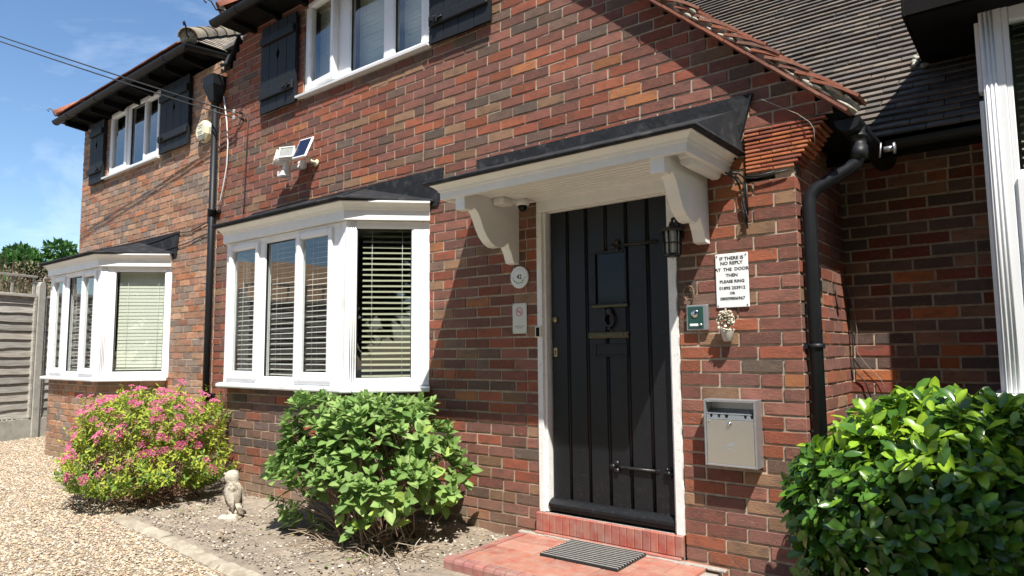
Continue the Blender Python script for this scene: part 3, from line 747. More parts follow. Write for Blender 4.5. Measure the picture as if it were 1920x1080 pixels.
m=MB(); m.box(-2.274,.060,1.556,-2.066,.064,1.874); m.build('door_pane',M['darkglass'],door)
m=MB(); m.box(-2.30,.030,1.527,-2.04,.0525,1.545,bev=.004); m.build('pane_ledge',M['dullbrass'],door)
m=MB(); m.prism([(.02,.235),(.0,.245),(.0,.262),(.03,.285),(.052,.292),(.074,.292),(.074,.216),(.02,.216)],-2.638,-1.757,axis='x'); m.build('weatherboard',M['blackpaint'],door)
m=MB(); m.box(-2.335,.040,1.332,-2.04,.0515,1.372,bev=.004); m.box(-2.30,.0365,1.341,-2.075,.041,1.363,bev=.002)
for xx in (-2.325,-2.05): m.lathe([(.006,0),(.006,.006)],(xx,.034,1.352),8,axis='y')
m.build('letter_plate',M['dullbrass'],door)
m=MB(); frame_ring(m,-2.29,-2.055,1.215,1.295,.012,.044,.0515,bev=.002); m.box(-2.278,.048,1.227,-2.067,.0515,1.283,bev=.001); m.build('letter_flap',M['blackpaint'],door)
# knocker
m=MB(); m.lathe([(.02,0),(.026,.008),(.018,.018)],(-2.175,.03,1.50),10,axis='y')
m.tube([(-2.175+.034*math.sin(t),.035,1.452-.045*math.cos(t)) for t in np.linspace(-2.6,2.6,15)],.0085,7); m.box(-2.187,.03,1.385,-2.163,.0515,1.405,bev=.004)
m.build('knocker',M['iron'],door)
# strap hinges with trefoil ends
def hinge(z,x0,x1):
    m=MB(); m.tube([(x0+.03,.044,z),(x0+.12,.040,z),(x1-.03,.042,z)],[.007,.009,.011],6)
    m.box(x0+.03,.044,z-.010,x1,.052,z+.010,bev=.003)
    for a in (60,180,300): m.lathe([(.019,0),(.017,.008),(.008,.013)],(x0+.02*math.cos(R(a))+.008,.0385,z+.026*math.sin(R(a))),9,axis='y')
    for t in np.linspace(x0+.06,x1-.03,3): m.lathe([(.006,0),(.005,.005)],(t,.034,z),7,axis='y')
    m.build('strap_hinge',M['iron'],door)
hinge(.535,-2.165,-1.86); hinge(1.915,-2.13,-1.80)
m=MB()
for a in range(0,360,60): m.lathe([(.012,0),(.01,.01)],(-1.80+.018*math.cos(R(a)),.036,.53+.024*math.sin(R(a))),7,axis='y')
m.lathe([(.016,0),(.01,.016)],(-1.80,.032,.53),9,axis='y'); m.build('rosette_stud',M['iron'],door)
m=MB(); m.lathe([(.019,0),(.019,.006),(.012,.009)],(-2.597,.040,1.463),14,axis='y'); m.build('cylinder_lock',M['brass'],door)
m=MB(); m.box(-2.612,.046,1.215,-2.583,.0515,1.275,bev=.002); m.build('keyhole_plate',M['brass'],door)
m=MB(); m.lathe([(.0055,0),(.0055,.002)],(-2.598,.0435,1.252),8,axis='y'); m.box(-2.6005,.0435,1.228,-2.5955,.0455,1.25); m.build('keyhole',M['ink'],door)
# frame
m=MB(); m.box(-2.703,-.014,.205,-2.66,.09,2.195,bev=.003); m.box(-2.66,.008,.205,-2.642,.09,2.195,bev=.003)
m.box(-1.753,.008,.205,-1.735,.09,2.195,bev=.003)
P=[(-1.735,.205)]; 
jz=np.linspace(.205,2.195,40); rj=random.Random(5)
P=[(-1.735,z) for z in (2.195,.205)]+[(-1.690+rj.uniform(-.006,.003),z) for z in jz]
m.prism(P,-.012,.09)
m.build('door_frame',M['oldpaint'],house,label='white painted door frame, rough along its right jamb')
m=MB(); m.box(-2.70,-.016,2.1955,-1.69,.09,2.274,bev=.003); m.box(-2.62,.02,2.19,-1.75,.05,2.2); m.build('door_head_board',M['wpaint'],house)

# ================================================================ DOORSTEP
st=empty('doorstep',(-2.15,-.4,0),'raised red quarry tiled doorstep in front of the black door','step')
m=MB(); m.box(-2.832,-.772,-.05,-1.478,0,.045); m.box(-2.715,-.02,.045,-1.703,.05,.2); m.build('step_core',M['cement'],st)
QC=[(.36,.12,.085),(.40,.15,.105),(.32,.105,.075),(.41,.175,.13),(.37,.135,.09)]
qm=[]
for c in QC:
    m=MB(); m.box(-.074,-.074,-.01,.074,.074,.012,bev=.003,col=c); qm.append(m.mesh('tile',M['quarry']))
ny=0
y=-.70+.0755
while y<0:
    x=-2.76+.0755
    while x<-1.5:
        o=place('tile',random.choice(qm),st,(x,y,.053+random.uniform(-.0008,.0008)),rot=(random.uniform(-.004,.004),random.uniform(-.004,.004),random.uniform(-.006,.006)))
        x+=.1515
    y+=.1515
qe=[]
def bull(L,c):
    m=MB(); pr_=[(-.036,-.06),(-.036,.045),(-.030,.058),(-.018,.065),(.036,.066),(.036,-.06)]
    m.prism(pr_,-L/2+.002,L/2-.002,axis='x',col=c); return m.mesh('edging_brick',M['quarry'])
qe=[bull(.075,c) for c in [(.34,.10,.085),(.28,.1,.09),(.38,.12,.1),(.3,.12,.11)]]
x=-2.80
while x<-1.47: place('edging_brick',random.choice(qe),st,(x,-.742,0),rot=(0,0,0)); x+=.076
y=-.675
while y<-.02: place('edging_brick',random.choice(qe),st,(-2.80,y,0),rot=(0,0,-PI/2)); y+=.076
rc=[]
for c in [(.36,.085,.065),(.40,.10,.07),(.32,.075,.06),(.37,.11,.08)]:
    m=MB(); m.box(-.0245,-.012,-.058,.0245,.02,.058,bev=.004,col=c); rc.append(m.mesh('riser_tile',M['quarry']))
    m.v
for i in range(20):
    place('riser_tile',random.choice(rc),st,(-2.69+i*.0513,-.024+random.uniform(-.0015,.0015),.146),rot=(0,random.uniform(-.006,.006),0))
m=MB(); m.box(-2.72,-.05,.066,-1.70,-.02,.086,bev=.006,col=(.36,.1,.075)); m.build('riser_foot',M['quarry'],st)
m=MB()
for i in range(14):
    a=-2.84+i*.1; m.box(a,-.062+random.uniform(-.012,.006),.06,a+.103,-.03,.070+random.uniform(0,.004),bev=.004)
m.build('mortar_fillet',M['cement'],st)

# door mat
mat_=empty('door_mat',(-2.16,-.23,.067),'striped black rubber and grey bristle mat lying on the red doorstep','door mat')
Tm_=Matrix.Translation((-2.16,-.225,.066))@Matrix.Rotation(R(1.5),4,'Z')
m=MB(); m.T=Tm_; m.box(-.255,-.187,0,.255,.187,.006,bev=.002); m.build('mat_base',M['rubber'],mat_)
for i in range(12):
    yy=-.172+i*.0313
    m=MB(); m.T=Tm_; m.box(-.25,yy-.0075,.0062,.25,yy+.0085,.016,bev=.003); m.build('bristle_strip',M['bristle'],mat_)
    m=MB(); m.T=Tm_; m.box(-.253,yy-.0155,.0062,.253,yy-.009,.0175,bev=.002); m.build('rubber_rib',M['rubber'],mat_)

# ================================================================ ROOFS
TC=[(.125,.11,.096),(.145,.125,.105),(.105,.093,.082),(.165,.14,.115),(.095,.085,.076),(.14,.112,.092),(.12,.108,.10)]
TV=[(.26,.10,.065),(.30,.115,.07),(.22,.095,.07),(.20,.11,.085),(.27,.13,.09)]
TR=[(.40,.13,.07),(.34,.10,.06),(.45,.17,.09),(.28,.10,.07)]
def tile_mesh(c,mat,w=.163,L=.262,t=.014):
    m=MB(); m.box(-w/2,0,-t/2,w/2,L*.55,t/2,bev=.001,col=c)
    return m.mesh('roof_tile',M[mat])
TM=[tile_mesh(c,'tile') for c in TC]; TRM=[tile_mesh(c,'redtile') for c in TR]
def slope_tiles(part, E0, U, V, nu, nv, keep, meshes, cols, mat, single=0, seed=1, gauge=.1, tw=.166, namep='roof_tile', tilt=.085, lift=.028):
    """E0 eaves corner, U along eaves, V up the slope"""
    rg=random.Random(seed); U=Vector(U).normalized(); V=Vector(V).normalized(); N=U.cross(V); 
    if N.z<0: N=-N
    rows=[]
    for j in range(nv):
        sag=.006*math.sin(j*.7)
        for i in range(nu):
            p=Vector(E0)+U*((i+(j%2)*.5)*tw+rg.uniform(-.002,.002))+V*(j*gauge+rg.uniform(-.0015,.0015))+N*(lift+rg.uniform(-.001,.0015)+sag*.3)
            if not keep(p): continue
            ang=-tilt+rg.uniform(-.008,.008); Vd=(V*math.cos(ang)+N*math.sin(ang)).normalized(); Nd=U.cross(Vd)
            if Nd.z<0: Nd=-Nd
            ux=Vd.cross(Nd)
            roll=rg.gauss(0,.005); ux2=(ux*math.cos(roll)+Nd*math.sin(roll)).normalized(); Nd=ux2.cross(Vd)
            Mx=Matrix((ux2,Vd,Nd)).transposed()
            rows.append((pxsize(p+V*.05,tw,gauge),p,Mx,rg.randrange(len(cols))))
    rows.sort(key=lambda r_:-r_[0])
    for a,p,Mx,ci in rows[:single]:
        o=bpy.data.objects.new(namep,meshes[ci]); COL.objects.link(o); o.parent=part; o.location=p-WL[part.name]; o.rotation_euler=Mx.to_euler()
    rest=rows[single:]
    if rest:
        w=tw-.003;L=.262;t=.012
        B=np.array([(-w/2,0,-t/2),(w/2,0,-t/2),(w/2,L,-t/2),(-w/2,L,-t/2),(-w/2,0,t/2),(w/2,0,t/2),(w/2,L,t/2),(-w/2,L,t/2)])
        F0=np.array([(0,3,2,1),(4,5,6,7),(0,1,5,4),(1,2,6,5),(2,3,7,6),(3,0,4,7)])
        V_=np.concatenate([B@np.array(Mx).T+np.array(tuple(p-WL[part.name])) for a,p,Mx,ci in rest])
        F=(F0[None]+(np.arange(len(rest))*8)[:,None,None]).reshape(-1,4)
        me=np_mesh('roof_tiling',V_,F,M[mat],colr=np.repeat(np.array([cols[r_[3]] for r_ in rest]),8,axis=0))
        o=bpy.data.objects.new('roof_tiling',me); COL.objects.link(o); o.parent=part; o['kind']='stuff'
# recess roof facing the viewer
p50=R(50); ye,ze=.70,2.46
m=MB(); m.prism([(ye,ze-.02),(ye+2.6,ze-.02+2.6*math.tan(p50)),(ye+2.6,ze-.14+2.6*math.tan(p50)),(ye,ze-.1)],-4.4,-.19,axis='x')
rr=m.build('roof',M['darkwood'],house,label='grey brown tiled roof slope over the recess')
slope_tiles(rr,(-4.2,ye-.02,ze),(1,0,0),(0,math.cos(p50),math.sin(p50)),28,52,lambda p: p.z>2.444+(-.72-p.x)/1.12-.25 and p.x<(-.20 if p.z<3.05 else .5),TM,TC,'tile',single=290,seed=4,gauge=.066,tilt=.27,lift=.040)
m=MB()
for i in range(9): m.lathe([(.012,0),(.02,.012),(.012,.03)],(-.505+random.uniform(-.05,.02),1.06+i*.008,3.01+i*.012-.03),6)
m.build('flaunching',M['lichen'],rr)
# main roof: slope to the right with its verge, and the front eaves
vd=Vector((1.12,0,-1)).normalized(); vn=Vector((1,0,1.12)).normalized()
V0=Vector((-.713,0,2.444))
def vp(s,n,y): q=V0-vd*s+vn*n; return (q.x,y,q.z)
m=MB(); m.prism([(q[0],q[2]) for q in (vp(-.02,.0,0),vp(4.3,.0,0),vp(4.3,-.1,0),vp(.05,-.06,0))],.02,3.4); mr=m.build('roof',M['darkwood'],house,label='catslide main roof with a bedded red tile verge')
m=MB()
s=0
while s<3.6:
    L=.162; n0=-.012; m.prism([(q[0],q[2]) for q in (vp(s,n0,0),vp(s+L,n0+.002,0),vp(s+L,n0+.016,0),vp(s,n0+.014,0))],-.085-random.uniform(0,.006),.06,col=random.choice(TV)); s+=L+.002
m.build('undercloak',M['redtile'],mr)
k=0; s=.02
while s<3.5:
    a=R(11+random.uniform(-1.5,1.5)); d=vd*math.cos(a)*-1+vn*-math.sin(a); 
    P0=V0-vd*(s-.02)+vn*(.082+random.uniform(-.006,.006)); Lt=.262; nn=Vector((-d.z,0,d.x)); nn=nn if nn.z>0 else -nn
    bow=.010
    pts=[P0+d*t*Lt+nn*(bow*math.sin(PI*t)) for t in (0,.33,.66,1)]
    poly=[(q.x,q.z) for q in pts]+[(q.x-nn.x*.015,q.z-nn.z*.015) for q in pts[::-1]]
    m=MB(); m.prism(poly,-.078-random.uniform(0,.012),.09,col=random.choice(TV)); m.build('verge_tile',M['redtile'],mr)
    s+=.098; k+=1
m=MB(); rg=random.Random(9)
ss=0.0
while ss<3.5:
    for q in range(2):
        if rg.random()<.3: continue
        c=V0-vd*(ss+rg.uniform(0,.06))+vn*(.018+.03*q+rg.uniform(-.006,.006)); r0=rg.uniform(.009,.024)
        Tq=Matrix.Translation((c.x,-.062-rg.uniform(0,.012),c.z))@Matrix.Rotation(math.atan2(-vd.z,vd.x)*1.0+rg.uniform(-.1,.1),4,'Y')@Matrix.Diagonal((2.1,1,.8,1))
        m.T=Tq@Matrix.Diagonal((rg.uniform(.7,1.5),1,rg.uniform(.6,1),1)); m.lathe([(r0*.3,-r0),(r0*.85,-r0*.5),(r0,0),(r0*.8,r0*.55),(r0*.25,r0)],(0,0,0),rg.choice([5,6,7]),smooth=False)
    ss+=.05
m.T=Matrix.Identity(4); m.prism([(q[0],q[2]) for q in (vp(0,0,0),vp(3.6,0,0),vp(3.6,.06,0),vp(.0,.05,0))],-.055,.05)
m.build('verge_bedding',M['lichen'],mr)
# creasing tiles corbelled out under the verge foot
cr_=MB()
rg=random.Random(2)
for j in range(11):
    z=2.222+j*.0225; xr=-1.0+.17*(j/10)**.9+.0; x=-1.258
    w=.165; off=(j%2)*.08
    xs=[x]; q=x+(w-off if off else w*.9)
    while q<xr-.04: xs.append(q); q+=w
    xs.append(xr)
    for a,b in zip(xs[:-1],xs[1:]):
        m=MB(); m.box(a+.002,-.016-rg.uniform(0,.006)-.0008*j,z,b-.002,.2,z+.0125,bev=.002,col=rg.choice(TR+[(.47,.16,.07)])); m.build('creasing_tile',M['redtile'],house)
m=MB(); m.prism([(-1.255,2.205),(-1.03,2.205),(-.88,2.46),(-1.255,2.47)],-.006,.18); m.build('corbel_mortar',M['mortar'],house)
m=MB(); m.prism([(-1.02,2.44),(-.80,2.43),(-.745,2.455),(-1.0,2.66)],.03,1.05); m.build('eaves',M['darkwood'],house)

def gutter(name,p0,p1,r=.055,parent=None,caps=True,brs=True):
    p0,p1=Vector(p0),Vector(p1); d=(p1-p0); L=d.length; a=math.atan2(d.y,d.x)
    m=MB(); m.T=Matrix.Translation(p0)@Matrix.Rotation(a,4,'Z')
    pr_=[(r*math.cos(t),r*math.sin(t)) for t in np.linspace(PI,2*PI,11)]+[(( r-.004)*math.cos(t),(r-.004)*math.sin(t)) for t in np.linspace(2*PI,PI,11)]
    m.prism(pr_,0,L,axis='x')
    if caps:
        for x in (0,L): m.prism([(r*1.03*math.cos(t),r*1.03*math.sin(t)) for t in np.linspace(PI,2*PI,11)],x-.006,x+.006,axis='x')
    g=m.build(name,M['pipe'],parent or house)
    if brs:
        n=max(2,int(L/.9)); 
        for i in range(n):
            b=MB(); b.T=m.T; x=L*(i+.5)/n; rr_=r+.006
            b.prism([(rr_*math.cos(t),rr_*math.sin(t)) for t in np.linspace(PI,2*PI,9)]+[((r+.0005)*math.cos(t),(r+.0005)*math.sin(t)) for t in np.linspace(2*PI,PI,9)],x-.02,x+.02,axis='x'); b.build('gutter_union',M['pipe'],g)
    return g
gutter('gutter',(-6.62,-.30,4.70),(-2.9,-.30,4.70))
gutter('gutter',(-11.07,-.30,4.625),(-7.2,-.30,4.625))
gutter('gutter',(-7.2,-.33,4.625),(-7.09,.22,4.60),brs=False)
gutter('gutter',(-.735,.0,2.42),(-.735,1.0,2.43),r=.06,brs=False)
gutter('gutter',(-.66,.655,2.44),(-.215,.655,2.445),r=.05,brs=False)
m=MB(); m.tube([(-.64,.40,2.335),(-.59,.40,2.335)],.016,8); m.tube([(-.595,.40,2.335),(-.585,.40,2.335)],.032,8); m.tube([(-.65,.38,2.37),(-.66,.38,2.29)],.005,5); m.build('gutter_joint',M['steelframe'],house)
# front eaves of the main roof
m=MB(); m.prism([(-.28,4.73),(-.28,4.66),(0,4.66),(0.02,4.74),(1.6,5.98),(1.6,6.06)],-6.56,-2.2,axis='x'); m.build('eaves',M['darkwood'],house,label='black eaves above the main upper window')
for i in range(8):
    x=-6.35+i*.45; m=MB(); m.prism([(-.27,4.62),(-.27,4.655),(0,4.655),(0,4.60)],x,x+.05,axis='x'); m.build('rafter_foot',M['darkwood'],house)
m=MB(); m.prism([(-.27,4.655),(-.27,4.60),(0,4.585),(0,4.62)],-11.03,-7.22,axis='x'); 
m.prism([(-11.03,4.60),(-7.22,4.60),(-7.25,4.66),(-11.0,4.66)],-.265,3.0); wr=m.build('eaves',M['darkwood'],house,label='black eaves of the far wing')
for i in range(9):
    x=-10.85+i*.43; m=MB(); m.prism([(-.26,4.53),(-.26,4.60),(.03,4.60),(.03,4.50)],x,x+.055,axis='x'); m.build('rafter_foot',M['darkwood'],house)
# hipped roof of the wing
q45=math.sqrt(.5)
m=MB(); hp=[(-11.07,-.3,4.66),(-7.18,-.3,4.66),(-7.18,4,4.66),(-11.07,4,4.66),(-9.12,1.65,6.08),(-9.12,2.05,6.08)]
m.add(hp,[(0,1,4),(1,2,5,4),(2,3,5),(3,0,4,5),(3,2,1,0)]); wroof=m.build('roof',M['darkwood'],house,label='hipped tiled roof of the far wing')
slope_tiles(wroof,(-11.07,-.33,4.66),(1,0,0),(0,1,.73),24,24,lambda p:p.x>-11.07+(p.y+.3)+.16 and p.x<-7.18-(p.y+.3)-.16,TRM,TR,'redtile',seed=12)
slope_tiles(wroof,(-7.15,-.3,4.66),(0,1,0),(-1,0,.73),26,24,lambda p:p.y>-.3+(-7.18-p.x)+.16,TM,[(.30,.26,.21),(.24,.2,.16),(.34,.3,.25)],'tile',seed=13)
def bonnets(a,b,n,cols,end_iron=True,r=.10):
    a,b=Vector(a),Vector(b); d=(b-a)/n; dn=d.normalized(); side=dn.cross(Vector((0,0,1))).normalized(); up=side.cross(dn).normalized()
    for i in range(n):
        m=MB(); vs=[]; ns=9
        for k_,(t,rr_) in enumerate(((0,r*1.12),(1.12,r*.9))):
            for layer in (0,.014):
                for q in range(ns):
                    an=PI*q/(ns-1); p=a+d*(i+t)+(side*math.cos(an)+up*(math.sin(an)-.25))*(rr_-layer); vs.append(tuple(p))
        f=[]
        for q in range(ns-1):
            f+=[(q,q+1,2*ns+q+1,2*ns+q),(ns+q,3*ns+q,3*ns+q+1,ns+q+1),(q,ns+q,ns+q+1,q+1),(2*ns+q,2*ns+q+1,3*ns+q+1,3*ns+q)]
        c=random.choice(cols); m.add(vs,f,0,True,c); m.build('hip_tile',M['tile'],wroof)
    m=MB(); m.lathe([(r*.98,0),(r*.98,.03)],(0,0,0),14); T=Matrix.Translation(a+dn*.02-up*.03)@dn.to_track_quat('Z','Y').to_matrix().to_4x4(); m2=MB(); m2.T=T; m2.lathe([(r*.96,0),(r*.9,.02)],(0,0,0),14); m2.build('hip_end_mortar',M['lichen'],wroof)
    m=MB(); p=a-dn*.03; m.tube([tuple(p-up*.04+dn*.08),tuple(p+up*.0),tuple(p+up*.10),tuple(p+up*.14-dn*.03),tuple(p+up*.13-dn*.06),tuple(p+up*.10-dn*.05)],.009,6); m.build('hip_iron',M['iron'],wroof)
GCOL=[(.23,.2,.15),(.27,.23,.17),(.2,.17,.13)]
bonnets((-7.19,-.30,4.74),(-8.9,1.41,5.98),7,GCOL)
bonnets((-11.05,-.30,4.72),(-9.3,1.45,5.99),7,[(.36,.14,.08),(.3,.12,.08)],r=.09)
bonnets((-6.55,-.29,4.83),(-6.1,.5,5.4),3,[(.36,.14,.08),(.3,.12,.08)],r=.085)
m=MB(); m.add([(-7.06,.1,4.62),(-6.98,.0,4.45),(-6.80,-.015,4.42),(-6.62,-.015,4.66),(-6.9,.25,4.7)],[(0,1,2,3,4)]); m.tube([(-6.99,-.01,4.44),(-6.83,-.02,4.40),(-6.62,-.02,4.66)],.02,6); m.build('valley_lead',M['lead'],house)

# ================================================================ DOWNPIPES
m=MB(); m.tube([(-7.0,-.06,0),(-7.0,-.06,4.05)],.034,14); dp=m.build('downpipe',M['pipe'],house,label='black downpipe between the wing and the main front')
for z in (.82,2.78,3.98):
    m=MB(); m.lathe([(.034,-.045),(.042,-.045),(.042,.01),(.046,.012),(.046,.03),(.034,.032)],(-7.0,-.06,z),14)
    if z<3.9:
        for sx in (-1,1): m.box(-7.0+sx*.042,-.03,z-.012,-7.0+sx*.085,-.0,z+.02,bev=.003)
        m.box(-7.08,-.012,z-.014,-6.92,-.002,z+.022)
    m.build('pipe_socket',M['pipe'],dp)
m=MB(); m.add([(-7.11,-.15,4.28),(-6.89,-.15,4.28),(-6.89,-.005,4.28),(-7.11,-.005,4.28),(-7.11,-.15,4.17),(-6.89,-.15,4.17),(-6.89,-.005,4.17),(-7.11,-.005,4.17),(-7.045,-.105,4.0),(-6.955,-.105,4.0),(-6.955,-.015,4.0),(-7.045,-.015,4.0)],
    [(4,5,1,0),(5,6,2,1),(6,7,3,2),(7,4,0,3),(8,9,5,4),(9,10,6,5),(10,11,7,6),(11,8,4,7),(11,10,9,8)]); m.build('hopper',M['pipe'],dp)
m=MB(); m.tube([(-.952,.05,0),(-.952,.05,2.02),(-.94,.055,2.07),(-.91,.06,2.10),(-.76,.10,2.19),(-.725,.11,2.215),(-.712,.115,2.25),(-.71,.12,2.40)],.034,12); dp2=m.build('downpipe',M['pipe'],house,label='black downpipe with a swan neck in the shaded corner right of the door')
for z in (1.265,): 
    m=MB(); m.lathe([(.034,-.012),(.043,-.012),(.043,.014),(.034,.014)],(-.952,.05,z),14); m.box(-1.0,.03,z-.012,-.905,.038,z+.014); m.box(-1.0,.0,z-.012,-.985,.1,z+.014); m.build('pipe_clip',M['pipe'],dp2)
m=MB(); m.lathe([(.036,-.07),(.043,-.07),(.043,.0),(.037,.0),(.037,.045),(.044,.045),(.044,.06)],(-.711,.117,2.30),14); m.build('pipe_socket',M['pipe'],dp2)

# ================================================================ RIGHT HAND BAY
PR=[(-.185,1.03),(-.185,.5),(1.6,.5)]
m=MB(); m.sweep(PR,[(-.1,.985),(.05,.985),(.062,.99),(.062,1.01),(.04,1.02),(-.1,1.022)]); m.build('window_sill',M['upvc'],house,label='white sill of the shaded window at the right edge')
m=MB(); m.box(-.183,.502,1.022,-.085,.60,3.01,bev=.004)
for x in (-.166,-.146,-.128): m.tube([(x,.501,1.023),(x,.501,3.01)],.006,6)
m.box(-.085,.507,1.022,-.058,.58,3.01,bev=.003); m.box(-.085,.515,1.022,1.5,.58,1.09,bev=.004); m.box(-.0585,.5155,2.085,1.5,.579,2.145,bev=.004); m.box(-.0585,.5155,2.93,1.5,.579,3.01,bev=.004)
rw=m.build('window',M['upvc'],house,label='tall white window in shade at the right edge')
m=MB(); frame_ring(m,-.075,.75,1.07,2.10,.06,.488,.53,bev=.006); m.build('sash',M['upvc'],rw)
m=MB(); m.box(-.206,.56,1.022,-.186,.64,2.55,bev=.003); m.box(-.206,.56,2.60,-.186,.64,2.98,bev=.003); m.build('side_frame',M['upvc'],rw)
m=MB(); m.box(-.057,.545,2.146,1.45,.549,2.93); m.box(-.014,.51,1.13,.69,.514,2.04); m.build('pane',M['glass'],rw)
m=MB(); m.box(-.183,.66,1.02,-.175,1.03,3.0); m.box(-.1,1.0,1.0,1.5,1.02,3.0); m.build('side_panel',M['room'],rw)
blind((0,.5),0,-.05,.72,1.10,2.98,.13,'slatA','cream slatted blind behind the shaded window at the right edge',tilt=.55,pitch=.0436)
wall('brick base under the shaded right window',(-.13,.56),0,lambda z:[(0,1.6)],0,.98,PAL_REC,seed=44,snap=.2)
# overhanging upper floor above the right window
m=MB(); m.prism([(-.49,3.02),(3.4,3.02),(3.4,5.9),(-.49,3.10)],.32,2.8); jt=m.build('wing_roof',M['darkwood'],house,label='dark overhanging eaves of the right hand wing')
m=MB(); m.box(-.505,.31,3.012,-.4905,1.3,3.11,bev=.003); m.build('bargeboard',M['darkwood'],jt)
for i in range(5):
    m=MB(); y0=.33+i*.2; m.box(-.485,y0+.003,3.004,.9,y0+.197,3.0195,bev=.003); m.build('soffit_board',M['darkwood'],jt)
walls_finish()

# ================================================================ THINGS ON THE WALL
def txt(parent,s,x,y,z,size,mat='ink',bold=.0,sx=1.,align='CENTER',name='lettering'):
    c=bpy.data.curves.new('t','FONT'); c.body=s; c.size=size; c.align_x=align; c.extrude=.0004; c.offset=bold; c.resolution_u=3
    o=bpy.data.objects.new('t',c); COL.objects.link(o); bpy.context.view_layer.update()
    me=bpy.data.meshes.new_from_object(o.evaluated_get(bpy.context.evaluated_depsgraph_get())); bpy.data.objects.remove(o); bpy.data.curves.remove(c)
    me.name=name; me.materials.clear(); me.materials.append(M[mat])
    return place(name,me,parent,(x,y,z),rot=(PI/2,0,0),scale=(sx,1,1))
# notice
sg=empty('notice_sign',(-1.36,0,1.485),'white notice reading IF THERE IS NO REPLY AT THE DOOR','sign')
m=MB(); m.box(-1.452,-.012,1.485,-1.268,-.004,1.787,bev=.002); m.build('sign_board',M['sign'],sg)
for s,zz,sz in (('IF THERE IS',1.752,.0255),('NO REPLY',1.725,.0255),('AT  THE  DOOR',1.690,.0245),('THEN',1.657,.024),('PLEASE RING',1.623,.0225),('01895 253912',1.586,.0235),('OR',1.558,.019),('08009806967',1.527,.0235)):
    txt(sg,s,-1.36,-.0126,zz,sz,bold=.0006,sx=1.08)
for x in (-1.442,-1.278):
    for z in (1.497,1.775):
        m=MB(); m.lathe([(.0045,0),(.003,.002)],(x,-.0145,z),8,axis='y'); m.build('screw',M['chrome'],sg)
# house number plaque
pl=empty('number_plaque',(-2.852,0,1.69),'round white ceramic plaque with the number 42 in a painted garland','plaque')
m=MB(); m.lathe([(.074,0),(.078,-.004),(.078,-.010),(.072,-.013),(.066,-.0135)],(-2.852,-.003,1.765),40,axis='y'); m.build('plaque_disc',M['ceramic'],pl)
txt(pl,'42',-2.850,-.0175,1.752,.045,bold=.0008)
rg=random.Random(3); m=MB()
for i in range(26):
    a=PI+PI*i/25+rg.uniform(-.05,.05); r_=.049+rg.uniform(-.008,.006); c=(-2.852+r_*math.cos(a),1.765+r_*math.sin(a)*.85); q=rg.uniform(.003,.006)
    m.prism([(c[0]+q*math.cos(t),c[1]+q*math.sin(t)*.6) for t in np.linspace(0,2*PI,7)[:-1]],-.0175,-.0166)
m.build('garland',M['greenink'],pl)
m=MB()
for i in range(15):
    a=R(25+130*i/14); c=(-2.852+.053*math.cos(a),1.765+.053*math.sin(a)); m.prism([(c[0]-.0015,c[1]-.003),(c[0]+.0018,c[1]-.002),(c[0]+.001,c[1]+.003)],-.0174,-.0166)
m.build('painted_arc',M['greyink'],pl)
for x in (-2.918,-2.786):
    m=MB(); m.lathe([(.0035,0),(.003,.002)],(x,-.0175,1.765),7,axis='y'); m.build('screw',M['greyink'],pl)
# no smoking sign
ns=empty('no_smoking_sign',(-2.857,0,1.37),'small cream plate with a faded red no smoking ring','sign')
m=MB(); m.box(-2.919,-.009,1.375,-2.795,-.003,1.585,bev=.0025); m.build('sign_plate',M['plaque'],ns)
m=MB(); cx,cz=-2.858,1.525; n=28
for i in range(n):
    a0,a1=2*PI*i/n,2*PI*(i+1)/n; m.prism([(cx+.031*math.cos(a0),cz+.031*math.sin(a0)),(cx+.031*math.cos(a1),cz+.031*math.sin(a1)),(cx+.025*math.cos(a1),cz+.025*math.sin(a1)),(cx+.025*math.cos(a0),cz+.025*math.sin(a0))],-.0098,-.0091)
m.prism([(cx-.021,cz+.016),(cx-.016,cz+.021),(cx+.021,cz-.016),(cx+.016,cz-.021)],-.0101,-.0092); m.build('prohibition_ring',M['pinkink'],ns)
m=MB(); m.box(cx-.019,-.0097,cz-.004,cx+.012,-.0091,cz+.002); m.box(cx+.014,-.0097,cz-.004,cx+.018,-.0091,cz+.002)
m.tube([(cx+.014,-.0096,cz+.004),(cx+.010,-.0096,cz+.009),(cx+.016,-.0096,cz+.014)],.0008,4); m.build('cigarette',M['greyink'],ns)
for zz,s in ((1.424,'It is against the law to smoke'),(1.412,'in these premises')): txt(ns,s,-2.857,-.0094,zz,.0078,mat='greyink',sx=.95)
for x in (-2.912,-2.802):
    for z in (1.382,1.578): 
        m=MB(); m.lathe([(.003,0),(.002,.0015)],(x,-.0105,z),7,axis='y'); m.build('screw',M['ink'],ns)
# door entry latch plate on the left jamb
ll=empty('bell_push',(-2.695,0,1.345),'small cream framed bell push on the left door jamb','bell push')
m=MB(); m.box(-2.714,-.026,1.345,-2.664,-.0145,1.42,bev=.003); m.build('bell_case',M['cream'],ll)
m=MB(); m.box(-2.704,-.029,1.352,-2.676,-.0262,1.412,bev=.001); m.build('bell_plate',M['darkglass'],ll)
